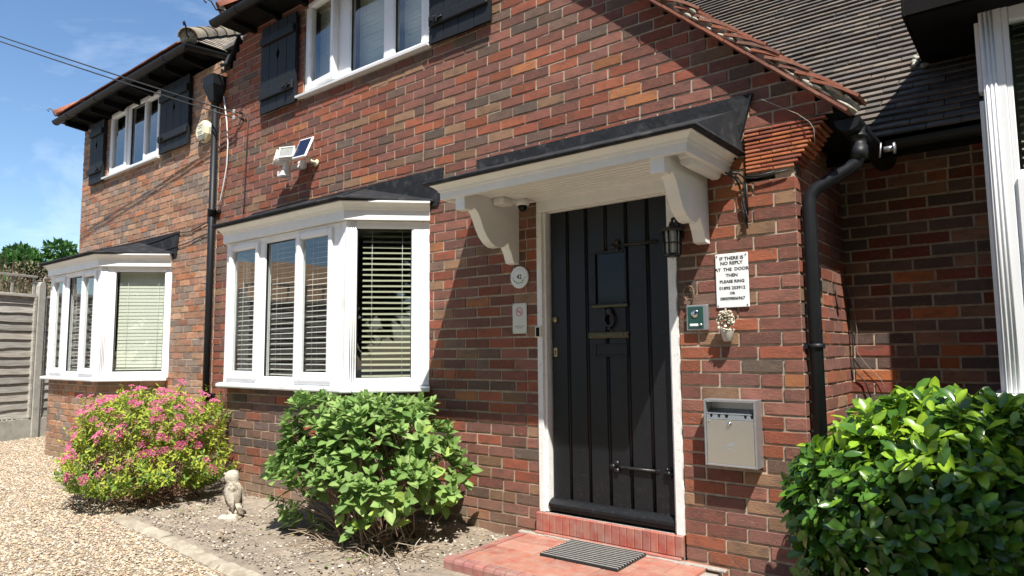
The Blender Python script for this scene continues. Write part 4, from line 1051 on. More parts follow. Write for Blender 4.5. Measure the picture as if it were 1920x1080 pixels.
# intercom
ic=empty('door_intercom',(-1.563,0,1.363),'grey square intercom with a green face and round camera right of the door','intercom')
m=MB(); m.box(-1.628,-.030,1.363,-1.500,-.002,1.508,bev=.004); m.build('intercom_case',M['steelframe'],ic)
m=MB(); m.box(-1.618,-.033,1.372,-1.526,-.0302,1.498,bev=.002); m.build('intercom_face',M['interg'],ic)
m=MB(); m.lathe([(.025,0),(.022,-.004),(.012,-.007),(.002,-.008)],(-1.574,-.0335,1.458),16,axis='y'); m.build('camera_lens',M['chrome'],ic)
m=MB(); m.box(-1.606,-.0352,1.387,-1.556,-.0332,1.401,bev=.001); m.build('name_strip',M['sign'],ic)
m=MB(); m.lathe([(.008,0),(.007,-.004)],(-1.540,-.0335,1.394),12,axis='y'); m.build('call_button',M['steel'],ic)
# twig ring above it
tw=empty('twig_ring',(-1.612,0,1.53),'little ring of twisted brown twigs hung above the intercom','wreath')
for k in range(9):
    rg=random.Random(k); m=MB(); a0=rg.uniform(0,6.28); span=rg.uniform(3.2,5.8)
    m.tube([(-1.612+(.030+rg.uniform(-.004,.005))*math.cos(a),-.022+rg.uniform(-.006,.006),1.578+(.041+rg.uniform(-.005,.005))*math.sin(a)) for a in np.linspace(a0,a0+span,14)],rg.uniform(.0022,.004),5,col=rg.choice([(.2,.13,.08),(.3,.22,.15),(.12,.08,.05)])); m.build('twig',M['twig'],tw)
# wall pot with dried flowers
wp=empty('wall_pot',(-1.385,0,1.30),'small pale wall pot filled with dried white flowers under the notice','wall pot')
m=MB(); m.lathe([(.020,1.298),(.024,1.302),(.038,1.358),(.040,1.365),(.036,1.365),(.03,1.35)],(-1.385,-.042,0),16); m.build('pot',M['potclay'],wp)
m=MB(); rg=random.Random(8)
for i in range(170):
    a=rg.uniform(0,2*PI); rr_=rg.uniform(.025,.052) if rg.random()<.75 else rg.uniform(0,.03); x=-1.385+rr_*math.cos(a)*.92; z=1.412+rr_*math.sin(a)*1.15; y=-.05-rg.uniform(0,.03)
    c=rg.choice([(.55,.52,.42),(.66,.63,.52),(.45,.4,.3),(.6,.56,.46)]) if rr_>.028 else rg.choice([(.16,.14,.09),(.4,.37,.28)]); q=rg.uniform(.005,.011)
    m.T=Matrix.Translation((x,y,z))@Matrix.Rotation(rg.uniform(0,3),4,Vector((rg.random(),rg.random(),.3)).normalized())
    m.lathe([(q*.3,-q*.5),(q,0),(q*.8,q*.3),(q*.2,q*.35)],(0,0,0),6,col=c)
m.T=Matrix.Identity(4); m.build('dried_flowers',M['dryflower'],wp)
# cigarette bin
bx=empty('cigarette_bin',(-1.365,0,.63),'wall mounted brushed steel cigarette bin with a notched tray','cigarette bin')
X0,X1,Z0,Z1,D=-1.512,-1.228,.628,.984,.105
m=MB(); m.box(X0,-D,Z0,X0+.012,-.004,Z1,bev=.002); m.box(X1-.012,-D,Z0,X1,-.004,Z1,bev=.002)
m.box(X0+.0125,-D+.0005,Z1-.014,X1-.0125,-.004,Z1-.0005,bev=.002); m.box(X0+.0125,-D+.0005,Z0+.0005,X1-.0125,-.004,Z0+.012,bev=.002); m.box(X0+.0125,-.014,Z0+.0125,X1-.0125,-.0045,Z1-.0145); m.build('bin_case',M['steelframe'],bx)
m=MB(); m.box(X0+.0135,-D+.004,Z0+.013,X1-.0135,-D+.010,.875,bev=.001); m.build('bin_door',M['steel'],bx)
m=MB(); x=X0+.013; z=.8765
edge=[]
xs=list(np.linspace(X0+.014,X1-.014,60)); not_=[.04,.085,.125,.225,.262]
top=[]
for xx in xs:
    u=(xx-X0); d=min(abs(u-k) for k in not_); top.append((xx,.902-(.016 if d<.007 else 0)))
m.prism([(X0+.014,z),(X1-.014,z)]+top[::-1],-D+.006,-D+.010)
m.add([(X0+.0135,-D+.010,.905),(X1-.0135,-D+.010,.905),(X1-.0135,-.016,.93),(X0+.0135,-.016,.93)],[(0,1,2,3)])
m.build('stub_tray',M['galv'],bx)
m=MB()
for k in not_: m.T=Matrix.Translation((X0+k,-D+.03,.911)); m.lathe([(.008,0),(.008,.002)],(0,0,0),10)
m.T=Matrix.Identity(4); m.build('stub_hole',M['ink'],bx)
m=MB(); m.lathe([(.011,0),(.011,-.006),(.007,-.009)],(-1.372,-D+.003,.855),14,axis='y'); m.build('bin_lock',M['chrome'],bx)
m=MB(); m.lathe([(.005,0),(.005,-.002)],(X0+.028,-D+.003,.864),10,axis='y'); m.build('rivet',M['chrome'],bx)
m=MB(); c=(-1.378,.745)
m.prism([(c[0]-.03,c[1]-.01),(c[0]-.005,c[1]-.004),(c[0]+.01,c[1]+.012),(c[0]+.022,c[1]+.014),(c[0]+.03,c[1]+.002),(c[0]+.02,c[1]-.008),(c[0]-.01,c[1]-.013)],-D+.0032,-D+.0039); m.box(c[0]-.03,-D+.0033,c[1]-.026,c[0]+.02,-D+.0039,c[1]-.022); m.build('worn_emblem',M['galv'],bx)
# lantern under the bracket
ln=empty('wall_lantern',(-1.655,0,1.79),'black iron coach lantern with small panes beside the door frame','lantern')
cx,cy=-1.665,-.105
m=MB(); m.lathe([(.01,1.99),(.016,1.98),(.02,1.965),(.058,1.95),(.074,1.938),(.07,1.932),(.03,1.934)],(cx,cy,0),8,smooth=False); m.lathe([(.035,1.785),(.05,1.79),(.05,1.80),(.044,1.804)],(cx,cy,0),8,smooth=False)
m.tube([(cx,cy,1.985),(cx,cy+.01,2.01),(cx,cy+.05,2.02),(cx+.0,-.02,2.0),(cx,-.012,1.97)],.008,6); m.box(cx-.03,-.014,1.90,cx+.03,-.002,2.01,bev=.004)
for a in range(6):
    an=a*PI/3+PI/6; m.tube([(cx+.046*math.cos(an),cy+.046*math.sin(an),1.80),(cx+.050*math.cos(an),cy+.050*math.sin(an),1.936)],.006,5)
for zz in (1.865,): m.tube([(cx+.048*math.cos(a*PI/3+PI/6),cy+.048*math.sin(a*PI/3+PI/6),zz) for a in range(7)],.004,5)
m.build('lantern_frame',M['iron'],ln)
m=MB(); m.lathe([(.040,1.802),(.044,1.934)],(cx,cy,0),6,smooth=False); m.build('lantern_glass',M['lens'],ln)
# dome camera and junction box under the canopy
dc=empty('dome_camera',(-2.79,-.2,2.20),'small dome camera with a white junction box under the canopy','camera')
m=MB(); m.box(-2.85,-.30,2.225,-2.76,-.19,2.273,bev=.008); m.build('junction_box',M['plastic'],dc)
m=MB(); m.lathe([(.045,2.274),(.045,2.235),(.04,2.228)],(-2.72,-.14,0),18); m.build('camera_base',M['plastic'],dc)
m=MB(); m.lathe([(.033,2.23),(.032,2.215),(.024,2.198),(.01,2.19),(.001,2.188)],(-2.72,-.14,0),16); m.build('camera_dome',M['darkglass'],dc)
# strip light under the right end of the canopy
sl=empty('strip_light',(-1.41,-.25,2.2),'white strip light under the right end of the canopy','light')
m=MB(); m.box(-1.455,-.46,2.245,-1.375,-.05,2.2745,bev=.004); m.build('light_base',M['wpaint'],sl)
m=MB(); m.prism([(-1.452,2.245),(-1.445,2.215),(-1.43,2.204),(-1.40,2.204),(-1.385,2.215),(-1.378,2.245)],-.45,-.06); m.build('diffuser',M['plastic'],sl)
# cables by the canopy
def cable(label,runs,r=.005,mat='cable',name='cable'):
    m=MB()
    for pts in runs: m.tube(pts,r,6)
    o=m.build(name,M[mat],None,label=label,cat='cable'); return o
cable('tangle of black cables hanging from the right end of the canopy',[[(-1.34,-.1,2.225),(-1.316,-.03,2.21),(-1.298,-.02,2.17),(-1.28,-.02,2.091),(-1.266,-.018,2.0),(-1.262,-.015,1.915)],[(-1.34,-.06,2.22),(-1.30,-.035,2.205),(-1.262,-.03,2.15),(-1.268,-.02,2.117),(-1.289,-.02,2.06),(-1.275,-.02,2.0),(-1.262,-.02,1.93)],[(-1.265,-.02,1.94),(-1.268,-.045,1.97),(-1.259,-.04,2.01),(-1.257,-.02,1.95)],[(-1.33,-.08,2.23),(-1.29,-.05,2.225),(-1.26,-.025,2.195)],[(-1.257,-.012,2.2),(-1.258,-.012,1.99)]],.0055)
cable('black cable run along the foot of the red creasing tiles',[[(-1.26,-.022,2.195),(-1.196,-.024,2.187),(-1.109,-.024,2.196),(-1.026,-.02,2.204)],[(-1.255,-.02,2.205),(-1.18,-.026,2.196),(-1.1,-.024,2.205)]],.005)
cable('thin pale wire looping down from the roof verge',[[(-1.152,-.03,2.618),(-1.044,-.03,2.545),(-.965,-.04,2.49),(-.905,-.05,2.43),(-.885,-.05,2.39),(-.883,-.05,2.31)]],.0018,'potw')
cable('loose white cable curving down beside the long downpipe',[[(-6.882,-.03,4.05),(-6.801,-.03,3.739),(-6.765,-.03,3.496),(-6.773,-.03,3.263),(-6.826,-.03,3.068),(-6.882,-.03,2.902),(-6.95,-.04,2.82)]],.007,'wcable')
cable('thin black cable running straight down the brick wall left of the floodlight',[[(-6.53,-.03,3.80),(-6.47,-.02,3.752),(-6.404,-.016,3.70),(-6.41,-.016,3.368),(-6.423,-.016,3.031),(-6.43,-.016,2.779),(-6.44,-.016,2.69)]],.0055)
cable('upper black cable clipped across the wing wall above the far bay',[[(-9.99,-.014,2.44),(-9.96,-.014,2.53),(-9.581,-.014,2.587),(-8.872,-.014,2.605),(-8.297,-.014,2.623),(-7.897,-.014,2.655),(-7.55,-.014,2.64),(-7.163,-.014,2.70),(-7.03,-.014,2.76)]],.006)
cable('lower black cable sagging to the bay roof on the wing wall',[[(-9.5,-.014,2.40),(-9.324,-.014,2.478),(-8.711,-.014,2.482),(-8.15,-.014,2.489),(-7.633,-.014,2.51),(-7.3,-.014,2.56),(-7.03,-.014,2.58)]],.006)
cable('black wire down the sunlit corner of the recess',[[(-1.0+.01,1.0,1.57),(-.985,1.005,1.434),(-.975,1.01,1.366),(-.978,1.01,1.164),(-.965,1.01,1.097),(-.92,1.01,1.05),(-.89,1.01,.95)]],.004)
cable('thin white wire hanging on the recess wall',[[(-.984,1.012,1.638),(-.96,1.01,1.5),(-.948,1.012,1.365),(-.955,1.01,1.231),(-.902,1.01,1.148),(-.832,1.01,1.066),(-.79,1.01,.98)]],.0016,'potw')
m=MB(); m.box(-7.11,-.055,2.66,-7.045,-.003,2.80,bev=.006); m.build('junction_box',M['pipe'],None,label='small black junction box clipped beside the long downpipe',cat='junction box')
# floodlight with two lamps
fl=empty('twin_floodlight',(-5.5,0,2.95),'white twin security floodlight with a sensor on the brick wall','floodlight')
m=MB(); m.box(-5.46,-.05,2.98,-5.36,-.004,3.06,bev=.01); m.tube([(-5.42,-.03,3.0),(-5.47,-.10,2.99)],.02,8); m.build('wall_plate',M['plastic'],fl)
def lamp(cx,cz,yaw):
    T=Matrix.Translation((cx,-.16,cz))@Matrix.Rotation(yaw,4,'Z')@Matrix.Rotation(R(-14),4,'X'); 
    m=MB(); m.T=T; fr=[(-.075,-.055),(.075,-.055),(.085,-.03),(.085,.04),(.07,.06),(-.07,.06),(-.085,.04),(-.085,-.03)]
    b=[(x*.6,z*.6) for x,z in fr]; n=8
    m.add([(x,-.04,z) for x,z in fr]+[(x,.06,z) for x,z in b],[tuple(range(n))[::-1] if 0 else tuple(range(n)),tuple(range(n,2*n))]+[(i,(i+1)%n,n+(i+1)%n,n+i) for i in range(n)])
    frame_ring(m,-.084,.084,-.054,.06,.014,-.052,-.040,bev=.003)
    h=m.build('lamp_housing',M['plastic'],fl)
    m=MB(); m.T=T; m.box(-.07,-.046,-.04,.07,-.0405,.046); m.build('lamp_lens',M['lens'],h)
lamp(-5.575,3.075,R(-28)); lamp(-5.425,3.09,R(22))
m=MB(); m.T=Matrix.Translation((-5.505,-.13,2.99)); m.lathe([(.03,-.06),(.036,-.03),(.036,.04),(.02,.06)],(0,0,0),12); m.T=Matrix.Identity(4); m.box(-5.575,-.19,2.895,-5.475,-.10,2.955,bev=.01); m.build('motion_sensor',M['plastic'],fl)
# solar panel
so=empty('solar_panel',(-5.24,0,3.0),'small white framed solar panel tilted out from the brick wall','solar panel')
T=Matrix.Translation((-5.25,-.13,3.125))@Matrix.Rotation(R(4),4,'Z')@Matrix.Rotation(R(-24),4,'X')
m=MB(); m.T=T; m.box(-.095,-.010,-.115,.095,.010,.115,bev=.008); pf=m.build('panel_frame',M['plastic'],so)
m=MB(); m.T=T; m.box(-.078,-.0125,-.095,.078,-.0102,.095); m.build('solar_cell',M['solar'],pf)
m=MB(); m.tube([(-5.235,-.11,3.05),(-5.215,-.06,3.01),(-5.21,-.004,3.005)],.016,8); m.lathe([(.035,-.012),(.03,-.02)],(-5.21,0,3.005),12,axis='y'); m.build('panel_arm',M['cream'],so)
# alarm box
al=empty('alarm_box',(-7.27,0,3.6),'cream burglar alarm box with faded lettering high on the wing wall','alarm box')
m=MB(); hx,hz=-7.27,3.735
out=[(hx+.145*math.cos(R(a)),hz+.125*math.sin(R(a))) for a in (-90,-62,-25,10,38,65,90,115,142,170,205,242)]
inn=[(hx+(x-hx)*.72,hz+(z-hz)*.74) for x,z in out]; n=len(out)
m.add([(x,-.006,z) for x,z in out]+[(x,-.055,z) for x,z in out]+[(x,-.082,z) for x,z in inn],[(i,(i+1)%n,n+(i+1)%n,n+i) for i in range(n)]+[(n+i,n+(i+1)%n,2*n+(i+1)%n,2*n+i) for i in range(n)]+[tuple(range(2*n,3*n))]); m.build('alarm_case',M['cream'],al)
for zz,w in ((3.79,.10),(3.765,.07),(3.72,.11),(3.70,.08),(3.675,.09)):
    m=MB(); m.box(hx-w/2-.01,-.0832,zz,hx+w/2-.01,-.0822,zz+.009); m.build('faded_print',M['greyink'],al)
m=MB()
for i in range(4): m.box(hx-.05,-.072+i*.004,3.625-i*.003,hx+.05,-.069+i*.004,3.632-i*.003)
m.build('sounder_slots',M['greyink'],al)
# overhead wires and their bracket
ob=empty('wire_bracket',(-6.53,0,3.75),'small iron bracket with pale insulators holding the overhead wires','bracket')
m=MB(); m.tube([(-6.53,-.003,3.78),(-6.56,-.08,3.79)],.01,6); m.tube([(-6.51,-.003,3.70),(-6.555,-.07,3.76)],.008,6); m.build('bracket_arm',M['iron'],ob)
for dz in (0,-.07): m=MB(); m.lathe([(.012,0),(.022,.01),(.012,.02),(.02,.03),(.012,.045)],(-6.56,-.085,3.765+dz),8); m.build('insulator',M['lens'],ob)
for k,(dz,lb) in enumerate(((0,'upper of the two black overhead wires crossing the sky'),(-.055,'lower of the two black overhead wires crossing the sky'))):
    A=Vector((-6.57,-.09,3.78+dz)); B=Vector((-24.3,-4.6,11.62+dz*2)); pts=[]
    for i in range(25):
        t=i/24; p=A.lerp(B,t); p.z-=.45*4*t*(1-t)*.35; pts.append(tuple(p))
    m=MB(); m.tube(pts,.008,5); tagit(m.build('overhead_wire',M['cable']),lb,'wire',group='overhead wires')

# ================================================================ OWL STATUE
ow=empty('owl_statue',(-4.8,-.97,.05),'weathered pale stone owl standing on a rock in the garden bed','statue')
T=Matrix.Translation((-4.8,-.97,.03))@Matrix.Rotation(R(200),4,'Z')@Matrix.Scale(1.04,4)
m=MB(); segs=18; prof=[(.016,.085,.0,1),(.034,.10,.0,1),(.048,.13,.002,1),(.058,.17,.006,1),(.062,.205,.006,1),(.058,.235,.004,1),(.046,.258,.006,1),(.044,.268,.012,1),(.050,.285,.016,1),(.053,.305,.016,1),(.048,.328,.014,1),(.032,.345,.01,1),(.008,.352,.008,1)]
vs=[];rg=random.Random(4)
for r_,z,fx,_ in prof:
    for k in range(segs):
        a=2*PI*k/segs; q=r_*(1+.05*math.sin(5*a+z*90)+rg.uniform(-.03,.03)); vs.append((q*math.cos(a)*1.05+fx,q*math.sin(a)*.92,z))
n=len(prof); fs=[(i*segs+k,i*segs+(k+1)%segs,(i+1)*segs+(k+1)%segs,(i+1)*segs+k) for i in range(n-1) for k in range(segs)]+[tuple(range(segs))[::-1],tuple((n-1)*segs+k for k in range(segs))]
m.T=T; m.add(vs,fs,0,True)
for sy in (-1,1):
    m.T=T@Matrix.Translation((.052,sy*.020,.300)); m.lathe([(.017,-.004),(.014,.002),(.005,.004)],(0,0,0),10,axis='x')
    m.T=T@Matrix.Translation((.05,sy*.026,.325))@Matrix.Rotation(R(18*sy),4,'X'); m.lathe([(.006,-.02),(.011,-.005),(.009,.012),(.003,.02)],(0,0,0),7,axis='y')
m.T=T; m.add([(.056,-.010,.298),(.056,.010,.298),(.060,0,.306),(.082,0,.278),(.062,0,.270)],[(0,3,2),(3,1,2),(0,4,3),(4,1,3),(0,2,1,4)],0,False)
m.build('owl_body',M['stonefig'],ow)
for sy in (-1,1):
    m=MB(); m.T=T@Matrix.Translation((-.012,sy*.05,.175))@Matrix.Rotation(R(16),4,'Y')@Matrix.Diagonal((1.1,.4,1,1)); m.lathe([(.003,-.105),(.018,-.07),(.032,-.02),(.036,.03),(.026,.06),(.006,.072)],(0,0,0),10); m.build('wing',M['stonefig'],ow)
m=MB(); m.T=T@Matrix.Translation((-.055,0,.09))@Matrix.Rotation(R(32),4,'Y')@Matrix.Diagonal((.6,1.3,1,1)); m.lathe([(.006,-.055),(.022,-.04),(.02,.03),(.01,.05)],(0,0,0),8); m.build('tail',M['stonefig'],ow)
for (x,y,z,r_) in ((.005,-.03,.05,.05),(-.03,.035,.04,.055),(.04,.03,.035,.05),(.0,.0,.075,.045),(-.055,-.04,.03,.038),(.06,-.035,.03,.04)):
    m=MB(); m.T=T@Matrix.Translation((x,y,z-.02))@Matrix.Rotation(rg.uniform(0,3),4,'Z')@Matrix.Diagonal((1.25,1,.8,1)); m.lathe([(r_*.5,-r_*.9),(r_,-r_*.3),(r_*.95,r_*.3),(r_*.6,r_*.75),(r_*.1,r_*.85)],(0,0,0),7,smooth=False); m.build('rock',M['stonefig'],ow)

# ================================================================ PLANTS
def leaf_tmpl(w,fold=.18,droop=.12,pts=((0,.02),(.22,.75),(.5,1.),(.8,.62),(1.,.0))):
    V=[];F=[];n=len(pts)
    for t,hw in pts:
        z=-droop*t*t; h=hw*w/2
        V+= [(t,-h,z+fold*h),(t,0,z),(t,h,z+fold*h)]
    for i in range(n-1):
        a=i*3; b=a+3; F+=[(a,b,b+1,a+1),(a+1,b+1,b+2,a+2)]
    return np.array(V,float),np.array(F)
def frame_from(d,n):
    d=d.normalized(); s=n.cross(d)
    if s.length<1e-4: s=Vector((1,0,0)).cross(d)
    s.normalize(); nn=d.cross(s).normalized()
    return Matrix((d,s,nn)).transposed()
def leaves_to(parent,recs,tm,cols,mat,single,name='leaf'):
    """recs: (pos, 3x3, scale, colour index)"""
    V,F=tm; meshes=[]
    for c in cols:
        vc=np.tile(np.array(c),(len(V),1)); vc[1::3]*=1.25
        me=np_mesh(name,V,F,M[mat],colr=vc,smooth=True); meshes.append(me)
    sc=[]
    for r_ in recs:
        p,mx,s,ci=r_; fz=abs(mx.col[2].dot((CAM-p).normalized())); d=(CAM-p).length
        sc.append(pxsize(p,s,s)*(.3+fz)*math.exp(-1.6*d))
    order=sorted(range(len(recs)),key=lambda i:-sc[i]); base=WL[parent.name] if parent else Vector((0,0,0))
    for i in order[:single]:
        p,mx,s,ci=recs[i]; o=bpy.data.objects.new(name,meshes[ci]); COL.objects.link(o); o.parent=parent; o.location=p-base; o.rotation_euler=mx.to_euler(); o.scale=(s,s,s)
    rest=order[single:]
    if rest:
        A=np.array([np.array(recs[i][1])*recs[i][2] for i in rest]); P=np.array([tuple(recs[i][0]-base) for i in rest])
        VV=np.einsum('nij,kj->nki',A,V)+P[:,None,:]
        FF=(F[None]+(np.arange(len(rest))*len(V))[:,None,None]).reshape(-1,F.shape[1])
        cc=np.array([cols[recs[i][3]] for i in rest])[:,None,:]*np.ones((1,len(V),1)); cc[:,1::3]*=1.25
        me=np_mesh('foliage',VV.reshape(-1,3),FF,M[mat],colr=cc.reshape(-1,3),smooth=True)
        o=bpy.data.objects.new('foliage',me); COL.objects.link(o); o.parent=parent; o['kind']='stuff'
def shape_pt(rg,c,rad,flatz=.0,pw=2.6,noise=.12,seed=0,low=-.35):
    while True:
        v=Vector((rg.gauss(0,1),rg.gauss(0,1),rg.gauss(0,1))).normalized()
        if v.z<low: continue
        e=(abs(v.x)**pw+abs(v.y)**pw+abs(v.z)**pw)**(-1/pw)
        k=1+noise*(math.sin(v.x*5+seed)+math.sin(v.y*6+seed*2)+math.sin(v.z*7+seed*3))/1.6
        return v,Vector((c[0]+v.x*rad[0]*e*k,c[1]+v.y*rad[1]*e*k,c[2]+v.z*rad[2]*e*k))
def stems(parent,base,tips,n,r,cols,rg,spread=.12,mat='twig',single=30):
    bp=WL[parent.name]
    rest=MB()
    for i in range(n):
        t=rg.choice(tips); b=Vector(base)+Vector((rg.gauss(0,spread),rg.gauss(0,spread),0)); mid=b.lerp(t,.5)+Vector((rg.gauss(0,.05),rg.gauss(0,.05),rg.uniform(-.03,.05)))
        m=rest if i>=single else MB()
        m.tube([b,b.lerp(mid,.5)+Vector((rg.gauss(0,.015),rg.gauss(0,.015),0)),mid,mid.lerp(t,.55)+Vector((rg.gauss(0,.015),rg.gauss(0,.015),0)),t],[r,r*.85,r*.7,r*.5,r*.3],5,col=rg.choice(cols))
        if i<single: m.build('stem',M[mat],parent,fixn=False)
    if rest.v: rest.build('twigs',M[mat],parent,kind='stuff',fixn=False)

# --- laurel on the right
rg=random.Random(21)
la=empty('laurel_bush',(-.42,-.38,0),'big rounded glossy laurel bush in the corner right of the door','bush')
tm=leaf_tmpl(.47,fold=.32,droop=.2,pts=((0,.04),(.25,.6),(.55,1.),(.85,.7),(1.,.0)))
recs=[];tips=[]
for i in range(2300):
    v,p=shape_pt(rg,(-.33,-.30,.50),(.61,.58,.53),noise=.07,seed=2,low=-.75)
    if rg.random()<.35: p=Vector((-.33,-.30,.52)).lerp(p,rg.uniform(.55,.95))
    if p.z<.04 or (p.x<-1.0 and p.y>0): continue
    if p.y>-.05 and p.x<-.93: p.x=-.9
    n=(v+Vector((-.1,-.15,.45))+Vector((rg.gauss(0,.22),rg.gauss(0,.22),rg.gauss(0,.15)))).normalized(); tips.append(p)
    nl=rg.randint(4,6); a0=rg.uniform(0,6.28); t1=n.cross(Vector((0,.3,1))).normalized(); t2=n.cross(t1)
    for k in range(nl):
        a=a0+k*2.4; inc=R(rg.uniform(30,85)); d=n*math.cos(inc)+(t1*math.cos(a)+t2*math.sin(a))*math.sin(inc)
        q=p-n*(.012*k); s=rg.uniform(.050,.095)
        if q.z+d.z*s<.02: continue
        lit_young = p.z>.80 and rg.random()<.6  # young top growth, its colour brightened to look sunlit
        ci= rg.choice([0,1]) if lit_young else rg.choice([2,3,4,4,5])
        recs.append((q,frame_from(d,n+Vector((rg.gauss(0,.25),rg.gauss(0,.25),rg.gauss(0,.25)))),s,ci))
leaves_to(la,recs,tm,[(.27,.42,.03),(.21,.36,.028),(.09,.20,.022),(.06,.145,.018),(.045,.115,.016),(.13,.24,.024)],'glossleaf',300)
stems(la,(-.42,-.35,0),tips,90,.010,[(.12,.09,.06),(.1,.11,.05)],rg,.12,single=20)

# --- hydrangea in the middle
rg=random.Random(22)
hy=empty('hydrangea_bush',(-3.5,-.7,.03),'leafy green hydrangea bush with bare twiggy base in front of the near bay','bush')
tm=leaf_tmpl(.62,fold=.22,droop=.2,pts=((0,.05),(.15,.62),(.42,1.),(.72,.74),(1.,.0)))
recs=[];tips=[]
def hyd_tip(p,n,rg,scale=1.,cs=(0,1,2,3)):
    nl=rg.randint(6,9); a0=rg.uniform(0,6.28); t1=n.cross(Vector((0,.3,1))).normalized(); t2=n.cross(t1); col=rg.choice(cs)
    for k in range(nl):
        pr=k//2; a=a0+(k%2)*PI+pr*PI/2+rg.gauss(0,.15); inc=R(18+pr*19+rg.uniform(-8,8)); d=n*math.cos(inc)+(t1*math.cos(a)+t2*math.sin(a))*math.sin(inc)
        s=(.036+.022*pr+rg.uniform(-.012,.016))*scale
        recs.append((p-n*(.018*pr),frame_from(d,n*1.0+Vector((rg.gauss(0,.2),rg.gauss(0,.2),rg.gauss(0,.2)))),s,col if pr<2 else rg.choice(cs)))
for i in range(470):
    v,p=shape_pt(rg,(-3.69,-.66,.53),(.56,.46,.40),noise=.16,seed=5,low=-.30)
    if rg.random()<.25: p=Vector((-3.69,-.66,.53)).lerp(p,rg.uniform(.6,.92))
    if p.z<.30: continue
    n=(v*.55+Vector((0,-.1,1.0))+Vector((rg.gauss(0,.18),rg.gauss(0,.18),0))).normalized(); tips.append(p); hyd_tip(p,n,rg,1.0,(0,1,1,2,3))
for i in range(17):   # straggling right hand side shoots
    p=Vector((-3.10+rg.uniform(-.09,.10),-.62+rg.uniform(-.28,.2),rg.uniform(.28,.78))); tips.append(p); hyd_tip(p,(Vector((.5,-.4,.6))+Vector((rg.gauss(0,.3),rg.gauss(0,.3),rg.gauss(0,.2)))).normalized(),rg,1.02,(0,1,1,4))
for i in range(11):   # low front shoots
    p=Vector((rg.uniform(-3.42,-3.1),rg.uniform(-1.1,-.85),rg.uniform(.2,.42))); tips.append(p); hyd_tip(p,Vector((.2,-.6,.7)).normalized(),rg,.98,(1,1,4))
for i in range(16):
    p=Vector((rg.uniform(-4.2,-3.95),rg.uniform(-1.1,-.8),rg.uniform(.12,.3))); tips.append(p); hyd_tip(p,Vector((-.3,-.5,.8)).normalized(),rg,.8,(2,3))
leaves_to(hy,recs,tm,[(.22,.34,.095),(.17,.28,.075),(.12,.215,.055),(.28,.39,.13),(.30,.41,.09)],'leaf',300)
stems(hy,(-3.5,-.68,.02),tips,150,.0065,[(.24,.17,.12),(.32,.24,.17),(.16,.10,.07)],rg,.13,single=40)
m=MB()
for i in range(170):    # dead twiggy litter at the foot
    a=rg.uniform(PI*.95,PI*2.05); r0=rg.uniform(.0,.35); p=Vector((-3.5+r0*math.cos(a)*1.2,-.72+r0*math.sin(a),.04)); L=rg.uniform(.1,.32); d=Vector((math.cos(a)+rg.gauss(0,.5),math.sin(a)+rg.gauss(0,.5),rg.uniform(.05,.7))).normalized()
    q=p+d*L*.5+Vector((rg.gauss(0,.02),rg.gauss(0,.02),rg.gauss(0,.02))); e=p+d*L+Vector((rg.gauss(0,.03),rg.gauss(0,.03),-.03)); e.z=max(e.z,.03)
    m.tube([p,q,e],[.0035,.0028,.0015],4,col=rg.choice([(.38,.30,.22),(.45,.38,.29),(.26,.19,.13)]))
m.build('dead_twigs',M['twig'],hy,kind='stuff',fixn=False)

# --- pink spirea on the left
rg=random.Random(23)
sp=empty('spirea_bush',(-6.2,-.98,.0),'yellow green spirea bush covered with pink flower heads by the far bay','flowering bush')
tm=leaf_tmpl(.34,fold=.2,droop=.1,pts=((0,.05),(.3,.9),(.62,.8),(1.,0)))
recs=[];tips=[];heads=[]
C0=(-6.22,-.98,.42)
for i in range(1500):
    v,p=shape_pt(rg,C0,(.84,.54,.46),noise=.17,seed=1,low=-.7)
    if rg.random()<.25: p=Vector(C0).lerp(p,rg.uniform(.7,.95))
    if p.z<.05 or (p.x>-5.35 and p.y<-1.0): continue
    if p.x>-5.75 and p.y<-.85 and p.z<.25: continue
    n=(v*.8+Vector((0,-.1,.7))+Vector((rg.gauss(0,.2),rg.gauss(0,.2),rg.gauss(0,.1)))).normalized(); tips.append(p)
    a0=rg.uniform(0,6.28); t1=n.cross(Vector((0,.3,1))).normalized(); t2=n.cross(t1)
    for k in range(9):
        a=a0+k*2.4; inc=R(rg.uniform(35,80)); d=n*math.cos(inc)+(t1*math.cos(a)+t2*math.sin(a))*math.sin(inc)
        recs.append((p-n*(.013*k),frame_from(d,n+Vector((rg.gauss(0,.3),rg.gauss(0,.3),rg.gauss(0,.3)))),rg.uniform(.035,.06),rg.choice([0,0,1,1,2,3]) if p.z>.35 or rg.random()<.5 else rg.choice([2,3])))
    heads.append((p,n,v))
    if rg.random()<.10:
        p2=p+(v*.6+Vector((0,0,.5))).normalized()*rg.uniform(.05,.12)
        for k in range(10):
            a=k*2.4; inc=R(rg.uniform(40,80)); d=n*math.cos(inc)+(t1*math.cos(a)+t2*math.sin(a))*math.sin(inc); recs.append((p2.lerp(p,k/10),frame_from(d,n),rg.uniform(.03,.05),rg.choice([0,1])))
        heads.insert(0,(p2,n,v))
leaves_to(sp,recs,tm,[(.38,.42,.05),(.30,.37,.05),(.16,.25,.04),(.11,.19,.035)],'leaf',300)
stems(sp,(-6.2,-.95,.0),tips,160,.005,[(.2,.1,.06),(.26,.15,.08)],rg,.2,single=10)
fm=[]
